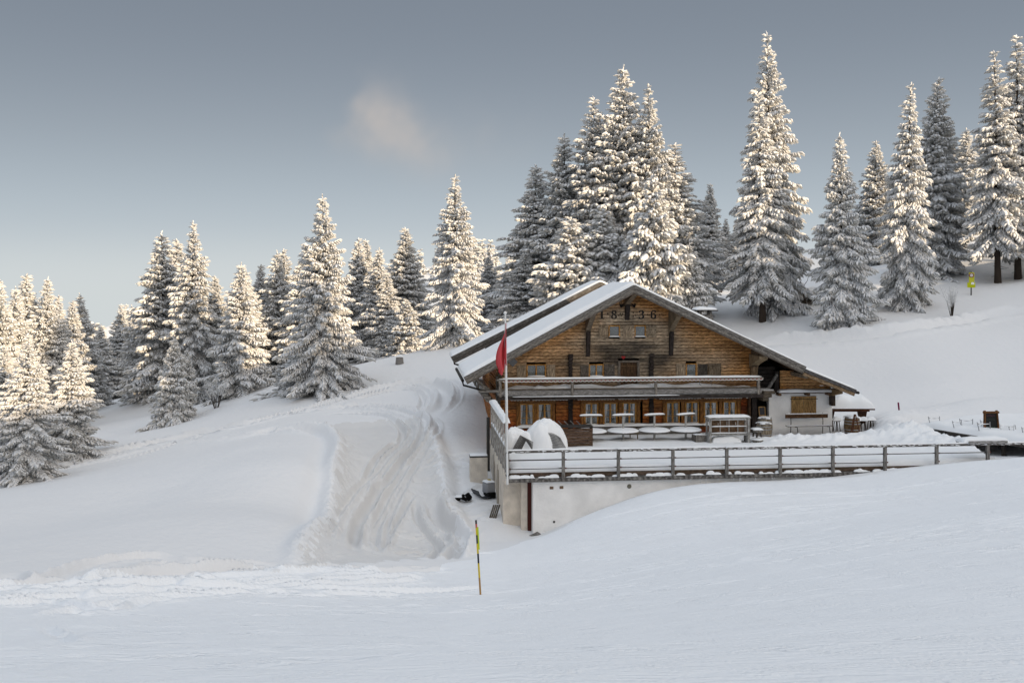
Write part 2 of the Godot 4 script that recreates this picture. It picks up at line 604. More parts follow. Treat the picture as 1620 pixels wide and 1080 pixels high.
var tracks := {
	"berm_left": [Vector2(-6, 26.9), Vector2(-6.3, 30.3), Vector2(-6.5, 34.2), Vector2(-7.1, 39), Vector2(-7.3, 41.1), Vector2(-7.7, 43.6), Vector2(-8.2, 47.5), Vector2(-9, 50.6), Vector2(-10, 52.6), Vector2(-12.4, 53.6)],
	"berm_right": [Vector2(-1.4, 32.8), Vector2(-1.9, 39.7), Vector2(-2.6, 42.4), Vector2(-2.9, 44.2), Vector2(-3.2, 46.8), Vector2(-3.8, 50.4), Vector2(-4.3, 52.8), Vector2(-4.8, 55.4)],
	"edge_path": [Vector2(-9, 50.6), Vector2(-12.4, 53.6), Vector2(-14.4, 53.6), Vector2(-19.9, 56.8), Vector2(-24, 54), Vector2(-25.8, 50.9)],
	"t1": [Vector2(-24.5, 55.2), Vector2(-20.1, 57.4), Vector2(-15.4, 57.3), Vector2(-13.1, 58.4), Vector2(-10.9, 60.3), Vector2(-8.9, 62), Vector2(-6.7, 63.1), Vector2(-4.8, 62.6), Vector2(-4, 60.5), Vector2(-4, 57.9), Vector2(-4.7, 55.4)],
	"t2": [Vector2(-9.4, 60.4), Vector2(-7.4, 62), Vector2(-5.8, 61.6), Vector2(-5.2, 59.8), Vector2(-5.1, 57.9), Vector2(-5.4, 56.1)],
	"t3": [Vector2(-22.2, 53.8), Vector2(-18.5, 55.8), Vector2(-14.8, 57.7), Vector2(-10.6, 58.5), Vector2(-9.2, 58.8), Vector2(-6.8, 57.6), Vector2(-5.6, 56.1), Vector2(-4.7, 54.3), Vector2(-4.6, 51.4), Vector2(-4.9, 48.8), Vector2(-5.3, 45), Vector2(-5.7, 43.4), Vector2(-5.9, 41.2), Vector2(-5.9, 38.3), Vector2(-5, 32), Vector2(-4.6, 30.1)],
	"t4": [Vector2(-11.1, 57.1), Vector2(-8.9, 56.9), Vector2(-6.9, 55.4), Vector2(-5.8, 53.2), Vector2(-5.6, 50.5), Vector2(-5.9, 47.5), Vector2(-6.2, 45.2), Vector2(-6.3, 43.1)],
	"t5": [Vector2(-5.8, 51.1), Vector2(-6.2, 47.4), Vector2(-6.3, 44.4), Vector2(-6.2, 42.6)],
	"t6": [Vector2(-4.2, 43.5), Vector2(-3.9, 41.5), Vector2(-3.3, 39.6), Vector2(-2.7, 37.2), Vector2(-2.5, 31.2)],
	"t7": [Vector2(-3.4, 43.3), Vector2(-3.1, 41.5), Vector2(-2.4, 39.8), Vector2(-1.9, 38.6), Vector2(-1.8, 35.7), Vector2(-1.9, 31.7)],
	"t8": [Vector2(-4.7, 47.1), Vector2(-5.1, 44), Vector2(-5.4, 42), Vector2(-5.3, 39.2), Vector2(-4.7, 34.1)],
	"t9": [Vector2(-4.1, 44), Vector2(-4.5, 42.4), Vector2(-4.7, 38.9), Vector2(-4.2, 32)],
	"t10": [Vector2(-5.3, 49.9), Vector2(-5.5, 45.7), Vector2(-5.8, 42.4), Vector2(-5.7, 38.6)],
	"c1": [Vector2(-12, 23.7), Vector2(-10.5, 21.9), Vector2(-9.7, 21.8), Vector2(-9.3, 23.6), Vector2(-8.4, 25.2), Vector2(-6.8, 26.6), Vector2(-6.2, 27.6)],
	"c2": [Vector2(-10.5, 22.5), Vector2(-10.6, 25.6), Vector2(-9.8, 27.1), Vector2(-8.6, 26.8), Vector2(-7.3, 27.1), Vector2(-6.2, 27.7)],
	"c3": [Vector2(-10.1, 20.7), Vector2(-9.5, 22.6), Vector2(-8.3, 24.3), Vector2(-7, 25), Vector2(-6.2, 26.6)],
	"c4": [Vector2(-9.4, 22.1), Vector2(-9.2, 25.9), Vector2(-8.1, 26.9), Vector2(-6.1, 27.1)],
	"c5": [Vector2(-9.5, 18.8), Vector2(-8.9, 20.1), Vector2(-8.1, 21.9), Vector2(-7.2, 23.9), Vector2(-5.6, 26.3)],
	"c6": [Vector2(-8.2, 17.4), Vector2(-7.6, 20), Vector2(-6.6, 22.5), Vector2(-5.3, 25.7)],
	"c7": [Vector2(-7.4, 16), Vector2(-5.2, 11.9)],
	"c8": [Vector2(-9.9, 20.3), Vector2(-7.5, 18.9), Vector2(-7.5, 20.7)],
	"hill_path": [Vector2(17.8, 75.7), Vector2(22.5, 73.6), Vector2(26.6, 72.1), Vector2(30.3, 72.4), Vector2(34.8, 74.2), Vector2(38, 73.3)],
	"piste_edge": [Vector2(20.4, 40.3), Vector2(16.9, 39.2), Vector2(14.8, 40), Vector2(12.2, 39.7), Vector2(9.4, 40.6), Vector2(7.1, 39.1), Vector2(4.6, 39), Vector2(2.6, 38.1), Vector2(1.2, 37.7), Vector2(0.5, 37), Vector2(-1, 32.7), Vector2(-2.2, 29.8)],
}

var gx := PackedFloat32Array()
var gd := PackedFloat32Array()
var gh := PackedFloat32Array()

func axis(from: float, to: float, step: Callable) -> PackedFloat32Array:
	var a := PackedFloat32Array()
	var x := from
	while x < to:
		a.append(x)
		x += step.call(x)
	a.append(to)
	return a

# for every grid point near the line, how(index, distance, side, along) is called
func along_line(pts: Array, reach: float, how: Callable) -> void:
	# round the polyline off first
	var p := []
	for i in pts.size() - 1:
		for k in 5:
			p.append((pts[i] as Vector2).cubic_interpolate(pts[i + 1], pts[maxi(i - 1, 0)], pts[mini(i + 2, pts.size() - 1)], k / 5.0))
	p.append(pts[-1])
	var lo: Vector2 = p[0]
	var hi: Vector2 = p[0]
	for q in p:
		lo = lo.min(q)
		hi = hi.max(q)
	var i0 := maxi(gx.bsearch(lo.x - reach) - 1, 0)
	var i1 := mini(gx.bsearch(hi.x + reach), gx.size() - 1)
	var j0 := maxi(gd.bsearch(lo.y - reach) - 1, 0)
	var j1 := mini(gd.bsearch(hi.y + reach), gd.size() - 1)
	var nw := i1 - i0 + 1
	var best := PackedFloat32Array()
	best.resize(nw * (j1 - j0 + 1))
	best.fill(1e9)
	var side := best.duplicate()
	var arc := best.duplicate()
	var len := 0.0
	for k in p.size() - 1:
		var a: Vector2 = p[k]
		var b: Vector2 = p[k + 1]
		var l := a.distance_to(b)
		if l < 1e-5: continue
		var t := (b - a) / l
		var a0 := maxi(gx.bsearch(minf(a.x, b.x) - reach) - 1, i0)
		var a1 := mini(gx.bsearch(maxf(a.x, b.x) + reach), i1)
		var b0 := maxi(gd.bsearch(minf(a.y, b.y) - reach) - 1, j0)
		var b1 := mini(gd.bsearch(maxf(a.y, b.y) + reach), j1)
		for j in range(b0, b1 + 1):
			for i in range(a0, a1 + 1):
				var r := Vector2(gx[i], gd[j]) - a
				var s := clampf(r.dot(t), 0.0, l)
				var off := r - t * s
				var dd := off.length_squared()
				var o := (j - j0) * nw + i - i0
				if dd < best[o]:
					best[o] = dd
					side[o] = signf(t.cross(r))
					arc[o] = len + s
		len += l
	for j in range(j0, j1 + 1):
		for i in range(i0, i1 + 1):
			var o := (j - j0) * nw + i - i0
			if best[o] < reach * reach:
				how.call(j * gx.size() + i, sqrt(best[o]), side[o], arc[o] / len)

var gt := PackedFloat32Array()      # what skis and machines have pressed into the surface; a later track wipes out what it crosses

func groove(pts: Array, wd: float, depth: float, lip: float) -> void:
	along_line(pts, wd * 3.2, func(k: int, d: float, s: float, a: float) -> void:
		var fade := smoothstep(0.0, 0.12, a) * smoothstep(1.0, 0.88, a)
		var q := d / wd
		var wob := 0.9 + 0.5 * noise.get_noise_2d(gx[k % gx.size()] * 26.0, gd[k / gx.size()] * 26.0)
		var wipe := exp(-pow(q / 1.7, 4.0)) * fade
		gt[k] = gt[k] * (1.0 - wipe) + fade * (-depth * exp(-q * q * q * q * 1.5) + lip * wob * (1.2 if s > 0 else 0.6) * exp(-pow((q - 1.4) / maxf(0.42, 0.07 / wd), 2.0))))

func build_ground() -> void:
	tps_solve()
	coarse.resize(CNX * CNZ)
	for j in CNZ:
		for i in CNX:
			coarse[j * CNX + i] = tps(CX + i * CS, CD + j * CS)
	gx = axis(-1300.0, 1300.0, func(x: float) -> float:
		if x >= -14.5 and x < 0.5: return 0.075
		if x >= -30.0 and x < 28.0: return 0.26
		if x >= -62.0 and x < 75.0: return 0.8
		return maxf(1.5, minf(absf(x) * 0.18, 120.0)))
	gd = axis(-160.0, 1700.0, func(x: float) -> float:
		if x < 3.0: return maxf(1.0, -x * 0.2)
		if x < 18.0: return 0.16
		if x < 56.0: return 0.085
		if x < 66.0: return 0.16
		if x < 90.0: return 0.4
		if x < 215.0: return 1.2
		return x * 0.12)
	var nx := gx.size()
	var nd := gd.size()
	gh.resize(nx * nd)
	gt.resize(nx * nd)
	noise.noise_type = FastNoiseLite.TYPE_SIMPLEX_SMOOTH
	noise.seed = 5
	noise.frequency = 0.05
	noise.fractal_octaves = 3
	var left: Array = tracks.berm_left
	var right: Array = tracks.berm_right
	var groomed := PackedVector2Array()
	for q in left: groomed.append(q)
	var rr := right.duplicate()
	rr.reverse()
	for q in rr: groomed.append(q)
	var edge: Array = tracks.piste_edge
	var mask := PackedFloat32Array()       # 1 on the groomed piste, 0 in powder
	mask.resize(nx * nd)
	for j in nd:
		var d := gd[j]
		for i in nx:
			var x := gx[i]
			var h := ground_height(x, d)
			var near := d < 130.0 and absf(x) < 75.0
			var m := 0.0
			var inside_track := false
			if near:
				# the piste lies on this side of a line that runs below the terrace and out to the left
				var lim := 41.0
				if x < -6.0: lim = 27.5 + (x + 6.0) * 0.95
				elif x < 5.0:
					var kn := [Vector2(-6.0, 27.5), Vector2(-2.2, 29.7), Vector2(-1.0, 32.9), Vector2(0.5, 37.2), Vector2(2.6, 38.4), Vector2(5.0, 41.0)]
					for e in 5:
						if x < kn[e + 1].x:
							lim = lerpf(kn[e].y, kn[e + 1].y, (x - kn[e].x) / (kn[e + 1].x - kn[e].x))
							break
				m = smoothstep(lim + 0.6, lim - 0.6, d + noise.get_noise_2d(x * 8.0, d * 8.0) * 1.2)
				h += noise.get_noise_2d(x * 2.2, d * 2.2) * 0.10 * (1.0 - 0.55 * m)
				h += noise.get_noise_2d(x * 14.0 + 300.0, d * 14.0) * 0.012
				if m > 0.0:
					# ridges left across the piste by skis and the groomer
					h += m * 0.008 * noise.get_noise_2d(x * 3.0 + d * 2.0, (d - x * 0.16) * 30.0)
					h += m * 0.010 * noise.get_noise_2d(x * 44.0, d * 44.0)
					var cr := noise.get_noise_2d(x * 40.0, d * 40.0 + 500.0)
					var rough := smoothstep(0.05, 0.5, noise.get_noise_2d(x * 3.0 + 70.0, d * 3.0)) + smoothstep(9.0, 5.0, d) * 0.8
					h += m * 0.020 * rough * maxf(cr, 0.0)
				# lumps in the shovelled banks
				var hp := snow_heap(x, d)
				if hp > 0.04:
					var c := noise.get_noise_2d(x * 26.0, d * 26.0)
					h += minf(hp, 0.5) * 0.42 * absf(c) * smoothstep(25.5, 21.0, x)
				var inside := Geometry2D.is_point_in_polygon(Vector2(x, d), groomed) if x > -11.0 and x < 0.0 and d > 25.0 and d < 57.0 else false
				if inside:
					var de := 9.0
					for e in groomed.size():
						var q := Geometry2D.get_closest_point_to_segment(Vector2(x, d), groomed[e], groomed[(e + 1) % groomed.size()])
						de = minf(de, q.distance_to(Vector2(x, d)))
					inside_track = de > 0.25 + 0.5 * noise.get_noise_2d(x * 20.0, d * 20.0)
					h -= 0.16 * smoothstep(0.0, 1.3, de)
					h += 0.03 * noise.get_noise_2d(x * 22.0, d * 16.0)
					if d < 46.0: h += 0.05 * smoothstep(47.0, 38.0, d) * absf(noise.get_noise_2d(x * 40.0, d * 30.0 + 90.0)) * smoothstep(0.0, 1.0, de)
			gh[j * nx + i] = h
			mask[j * nx + i] = m
			if inside_track: mask[j * nx + i] = -1.0
	# wall of pushed snow on both sides of the groomed track
	for side in [left, right]:
		along_line(side, 1.6, func(k: int, d: float, s: float, a: float) -> void:
			var x := gx[k % nx]
			var z := gd[k / nx]
			var lump := 0.82 + 0.40 * absf(noise.get_noise_2d(x * 84.0, z * 84.0))
			var tall: float = (0.34 if side == left else 0.30) * smoothstep(0.0, 0.10, a)
			gh[k] += tall * lump * exp(-pow(d / (0.34 if side == left else 0.42), 2.0))
			var outer: bool = (s < 0) == (side == left)
			if outer: gh[k] += 0.16 * tall * maxf(noise.get_noise_2d(x * 85.0, z * 85.0), 0.0) * 2.6 * smoothstep(1.6, 0.3, d)
			else: gh[k] -= 0.16 * smoothstep(0.0, 0.4, a) * exp(-pow((d - 0.6) / 0.4, 2.0)))
	groove(tracks.edge_path, 0.45, 0.16, 0.14)
	groove(tracks.c6, 0.24, 0.08, 0.08)
	groove(tracks.c5, 0.28, 0.13, 0.12)
	groove(tracks.c3, 0.26, 0.14, 0.12)
	groove(tracks.c4, 0.18, 0.10, 0.09)
	groove(tracks.c2, 0.26, 0.13, 0.11)
	groove(tracks.c1, 0.32, 0.24, 0.20)
	groove(tracks.c7, 0.10, 0.06, 0.05)
	groove(tracks.c8, 0.18, 0.09, 0.08)
	groove(tracks.hill_path, 0.8, 0.40, 0.42)
	var r := RandomNumberGenerator.new()
	r.seed = 21
	for k in 50:      # short ski slashes over the groomed track and the trampled band at its foot
		var a := Vector2(r.randf_range(-6.6, -2.6), r.randf_range(32.0, 50.0))
		var dir := Vector2.from_angle(r.randf_range(-0.6, 1.3)) * r.randf_range(0.8, 3.2)
		groove([a, a + dir * 0.5 + Vector2(r.randf_range(-0.3, 0.3), r.randf_range(-0.3, 0.3)), a + dir], r.randf_range(0.09, 0.17), r.randf_range(0.03, 0.09), 0.06)
	groove(tracks.t1, 0.34, 0.32, 0.24)
	groove(tracks.t2, 0.24, 0.26, 0.18)
	groove(tracks.t4, 0.17, 0.20, 0.14)
	groove(tracks.t10, 0.12, 0.14, 0.10)
	groove(tracks.t3, 0.19, 0.24, 0.17)
	groove(tracks.t5, 0.13, 0.18, 0.12)
	groove(tracks.t6, 0.14, 0.18, 0.12)
	groove(tracks.t8, 0.13, 0.15, 0.10)
	groove(tracks.t9, 0.12, 0.16, 0.11)
	for e in [[tracks.t3, 0.75, 0.10], [tracks.t3, -0.7, 0.10], [tracks.t4, 0.5, 0.09], [tracks.t1, -0.95, 0.13], [tracks.t1, 0.9, 0.10], [tracks.t8, 0.45, 0.09], [tracks.t6, 0.5, 0.09]]:
		var shifted := []
		for q in (e[0] as Array): shifted.append(q + Vector2(e[1], e[1] * 0.3))
		groove(shifted, e[2], 0.10, 0.08)
	groove(tracks.t7, 0.27, 0.32, 0.24)
	for k in 46:
		var a := Vector2(r.randf_range(-13.5, -4.5), 0.0)
		a.y = 27.2 + (a.x + 6.0) * 0.80 - r.randf_range(0.0, 4.5)
		var dir := Vector2(1.0, 0.80).rotated(r.randf_range(-0.35, 0.3)) * r.randf_range(1.2, 4.5)
		groove([a, a + dir * 0.5 + Vector2(r.randf_range(-0.25, 0.25), 0), a + dir], r.randf_range(0.14, 0.30), r.randf_range(0.05, 0.14), r.randf_range(0.05, 0.11))
	for k in 170:      # long shallow edge marks across the whole piste
		var a := Vector2(r.randf_range(-9.0, 16.0), r.randf_range(8.0, 37.0))
		if a.y > 27.0 + a.x * 0.4 and a.x < 1.0: continue
		var dir := Vector2(1.0, r.randf_range(-0.15, 0.35)) * r.randf_range(1.5, 6.0)
		groove([a, a + dir * 0.5 + Vector2(0, r.randf_range(-0.3, 0.3)), a + dir], r.randf_range(0.07, 0.15), r.randf_range(0.012, 0.032), 0.018)
	for k in nx * nd: gh[k] += gt[k]
	# one sheet, three kinds of snow
	var v := PackedVector3Array()
	var n := PackedVector3Array()
	v.resize(nx * nd)
	n.resize(nx * nd)
	for j in nd:
		var ja := maxi(j - 1, 0)
		var jb := mini(j + 1, nd - 1)
		for i in nx:
			var ia := maxi(i - 1, 0)
			var ib := mini(i + 1, nx - 1)
			var k := j * nx + i
			v[k] = Vector3(gx[i], gh[k], -gd[j])
			n[k] = Vector3(-(gh[j * nx + ib] - gh[j * nx + ia]) / (gx[ib] - gx[ia]), 1.0, (gh[jb * nx + i] - gh[ja * nx + i]) / (gd[jb] - gd[ja])).normalized()
	var soft := PackedInt32Array()
	var hard := PackedInt32Array()
	var packed := PackedInt32Array()
	for j in nd - 1:
		for i in nx - 1:
			var a := j * nx + i
			var q := PackedInt32Array([a, a + nx, a + 1, a + 1, a + nx, a + nx + 1])
			if mask[a] > 0.5: hard.append_array(q)
			elif mask[a] < -0.5: packed.append_array(q)
			else: soft.append_array(q)
	var am := ArrayMesh.new()
	for s in 3:
		var arr := []
		arr.resize(Mesh.ARRAY_MAX)
		arr[Mesh.ARRAY_VERTEX] = v
		arr[Mesh.ARRAY_NORMAL] = n
		arr[Mesh.ARRAY_INDEX] = [soft, hard, packed][s]
		am.add_surface_from_arrays(Mesh.PRIMITIVE_TRIANGLES, arr)
		am.surface_set_material(s, [M.powder, M.groomed, M.packed][s])
	var o := part_mesh("ground", am, self)
	# a far ridge beyond the valley
	var far := MB.new()
	far.sheet(60, 14, func(i: int, j: int) -> Vector3:
		var x := lerpf(-900.0, 300.0, i / 59.0)
		var t := j / 13.0
		var top := -28.0 + 30.0 * noise.get_noise_1d(x * 0.12) - 0.00012 * pow(x + 390.0, 2.0)
		return Vector3(x, lerpf(top, -160.0, pow(absf(t - 0.5) * 2.0, 1.2)), -1000.0 - (t - 0.5) * -260.0))
	tag(part("far_hill", far, M.powder, self), "pale snowy ridge far beyond the left valley", "hill", "", "structure")
	tag(o, "snow covered slope with a groomed piste and curved ski tracks", "ground", "", "structure")


# ---------------------------------------------------------------- trees
# one twig: a lumpy pad of snow along its axis and rimed needles hanging below it
func twig(sn: MB, nd: MB, p: Vector3, dir: Vector3, ln: float, wd: float, r: RandomNumberGenerator) -> void:
	var side := dir.cross(Vector3.UP)
	if side.length_squared() < 0.01: side = Vector3.RIGHT
	side = side.normalized()
	var up := side.cross(dir).normalized()
	ln *= 1.18
	var st := sn.v.size()
	var rings := 3
	for k in rings:
		var t := (k + 0.6) / rings
		var rad := wd * (0.55 + 0.75 * sin(t * 2.9)) * r.randf_range(0.7, 1.3)
		var o := p + dir * (ln * t) + up * (rad * 0.35) - Vector3(0, t * t * ln * 0.22, 0) + side * r.randf_range(-0.3, 0.3) * wd
		for s in 4:
			var an := TAU * (s + 0.5 + r.randf_range(-0.3, 0.3)) / 4.0
			var d := side * (cos(an) * 1.12) + up * (sin(an) * 0.62)
			var k2 := r.randf_range(0.7, 1.25)
			sn.v.append(o + d * rad * k2)
			sn.n.append((d + dir * (0.5 if k == 2 else -0.3 if k == 0 else 0.0) + Vector3(r.randf_range(-0.25, 0.25), r.randf_range(-0.1, 0.3), r.randf_range(-0.25, 0.25))).normalized())
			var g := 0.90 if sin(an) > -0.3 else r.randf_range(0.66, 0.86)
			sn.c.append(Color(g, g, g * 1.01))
	sn.v.append(p)
	sn.n.append(-dir)
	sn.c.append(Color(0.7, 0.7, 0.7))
	sn.v.append(p + dir * ln * r.randf_range(0.95, 1.15) - Vector3(0, ln * 0.26, 0))
	sn.n.append(dir)
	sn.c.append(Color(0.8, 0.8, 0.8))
	var tip := st + rings * 4 + 1
	for s in 4:
		var s2 := (s + 1) % 4
		for k in rings - 1:
			var a := st + k * 4 + s
			var b := st + k * 4 + s2
			sn.idx.append_array(PackedInt32Array([a, b, a + 4, b, b + 4, a + 4]))
		sn.idx.append_array(PackedInt32Array([st + s, tip - 1, st + s2]))
		sn.idx.append_array(PackedInt32Array([st + 8 + s, st + 8 + s2, tip]))
	# hanging fringe
	for w in 2:
		var sg := -1.0 if w == 0 else 1.0
		st = nd.v.size()
		var nn := (side * sg + Vector3(0, 0.25, 0)).normalized()
		var g := r.randf_range(0.58, 0.80)
		for k in 4:
			var t := k / 3.0
			var o := p + dir * (ln * t * 1.05) - Vector3(0, t * t * ln * 0.26 + 0.02, 0)
			var drop := wd * r.randf_range(0.9, 2.8) * (1.0 - 0.5 * t)
			nd.v.append(o + side * sg * wd * 0.5)
			nd.v.append(o + side * sg * wd * r.randf_range(0.4, 1.2) - Vector3(0, drop, 0) + dir * r.randf_range(-0.08, 0.08))
			nd.n.append(nn)
			nd.n.append(nn)
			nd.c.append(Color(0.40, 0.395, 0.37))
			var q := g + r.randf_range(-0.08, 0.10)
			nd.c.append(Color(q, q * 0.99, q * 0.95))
		for k in 3:
			var a := st + k * 2
			nd.idx.append_array(PackedInt32Array([a, a + 2, a + 1, a + 2, a + 3, a + 1] if sg > 0 else [a, a + 1, a + 2, a + 2, a + 1, a + 3]))

# a spruce at its own size; k holds: height, radius, lowest branches (share of the height), whorl spacing, twig spacing, twig width, droop, gaps
func spruce_meshes(sd: int, k: Dictionary) -> Array:
	var r := RandomNumberGenerator.new()
	r.seed = sd
	var f := FastNoiseLite.new()
	f.seed = sd
	f.frequency = 0.35
	var sn := MB.new()
	var nd := MB.new()
	var H: float = k.h
	var R: float = k.r
	var h: float = H * k.low
	var turn := 0.0
	var wdt: float = k.wd
	while h < H * 0.985:
		var t := h / H
		var cone := pow(1.0 - t, k.cone) * (1.0 - 0.25 * smoothstep(0.7, 1.0, t))
		var fine := lerpf(1.0, 0.5, smoothstep(0.45, 1.0, t))
		var fullness: float = smoothstep(k.low - 0.10, k.low + 0.12, t)
		var num := int(round(lerpf(k.n, 4.0, smoothstep(0.5, 1.0, t))))
		turn += 2.4
		for b in num:
			var az := turn + TAU * b / num + r.randf_range(-0.35, 0.35)
			var out := Vector3(cos(az), 0, sin(az))
			var lump := f.get_noise_3d(out.x * 2.2, h * 1.1, out.z * 2.2)
			if lump < -0.28 - 0.3 * (1.0 - k.gaps) and t < 0.9: continue
			var L: float = R * cone * (0.62 + 0.38 * fullness) * (1.0 + 0.8 * lump) * r.randf_range(0.66, 1.20) + 0.05
			var pitch: float = lerpf(-0.25 - k.droop, 0.60, pow(t, 1.6)) + r.randf_range(-0.22, 0.22)
			var hb: float = h + r.randf_range(-0.8, 0.8) * k.step
			var droop: float = k.droop * r.randf_range(0.5, 1.5)
			var s := 0.12 * L
			var stepw: float = k.tw * lerpf(0.8, 1.0, fine)
			while s < L:
				var q := s / L
				# the branch sinks under its load and lifts again at the tip
				var y = hb + s * sin(pitch) - droop * L * 0.35 * q * q + 0.12 * L * q * q * q
				var p := out * s * cos(pitch) + Vector3(0, y, 0)
				var fwd := (out + Vector3(0, sin(pitch) - droop * 0.7 * q + 0.3 * q * q, 0)).normalized()
				var lat: float = (0.10 + 0.42 * minf(L * 0.5, 1.1) * (1.0 - q * 0.75)) * r.randf_range(0.7, 1.2)
				var across := fwd.cross(Vector3.UP).normalized()
				if q > 0.15:
					for sg in [-1.0, 1.0]:
						if r.randf() < 0.08: continue
						var dd: Vector3 = (fwd * 0.75 + across * sg + Vector3(0, r.randf_range(-0.65, 0.05), 0)).normalized()
						twig(sn, nd, p, dd, (lat + 0.12) * lerpf(0.75, 1.0, fine), wdt * fine * r.randf_range(0.6, 1.15), r)
				twig(sn, nd, p, (fwd + Vector3(0, r.randf_range(-0.2, 0.1), 0)).normalized(), stepw * 1.7, wdt * fine * r.randf_range(0.7, 1.5), r)
				s += stepw * r.randf_range(0.8, 1.2)
			# tip
			var yt = hb + L * sin(pitch) - droop * L * 0.35 + 0.12 * L
			twig(sn, nd, out * L * cos(pitch) + Vector3(0, yt, 0), (out + Vector3(0, -0.1, 0)).normalized(), (0.2 + 0.1 * L) * fine, wdt * fine * 0.9, r)
		h += k.step * lerpf(1.0, 0.62, t) * r.randf_range(0.8, 1.2)
	# leader
	for q in 5:
		twig(sn, nd, Vector3(0, H * (0.955 + 0.009 * q), 0), Vector3(r.randf_range(-0.3, 0.3), 1, r.randf_range(-0.3, 0.3)).normalized(), H * 0.02, wdt * 0.6, r)
	var tr := MB.new()
	var pts := []
	var rad := []
	for q in 9:
		var t := q / 8.0
		pts.append(Vector3(f.get_noise_1d(t * 20.0) * 0.12, t * H * 0.97 - 0.8 * (1.0 - t), f.get_noise_1d(t * 20.0 + 50.0) * 0.12))
		rad.append((0.011 * H + 0.03) * (1.0 - t) * (1.25 if q == 0 else 1.0) + 0.015)
	tr.tube(pts, rad, 9)
	# dead snags low on the stem
	var lowest: float = H * k.low
	for q in int(4 + lowest * 4.0):
		var y := r.randf_range(0.15, 1.0) * maxf(lowest, 0.8)
		var az := r.randf() * TAU
		var out := Vector3(cos(az), r.randf_range(-0.3, 0.1), sin(az))
		tr.tube([Vector3(0, y, 0), Vector3(0, y, 0) + out * r.randf_range(0.3, 0.9)], [0.03, 0.008], 4)
	for x in [sn, nd]:
		x.uv.resize(x.v.size())
	return [tr.mesh(M.bark), nd.mesh(M.needle), sn.mesh(M.tree_snow)]

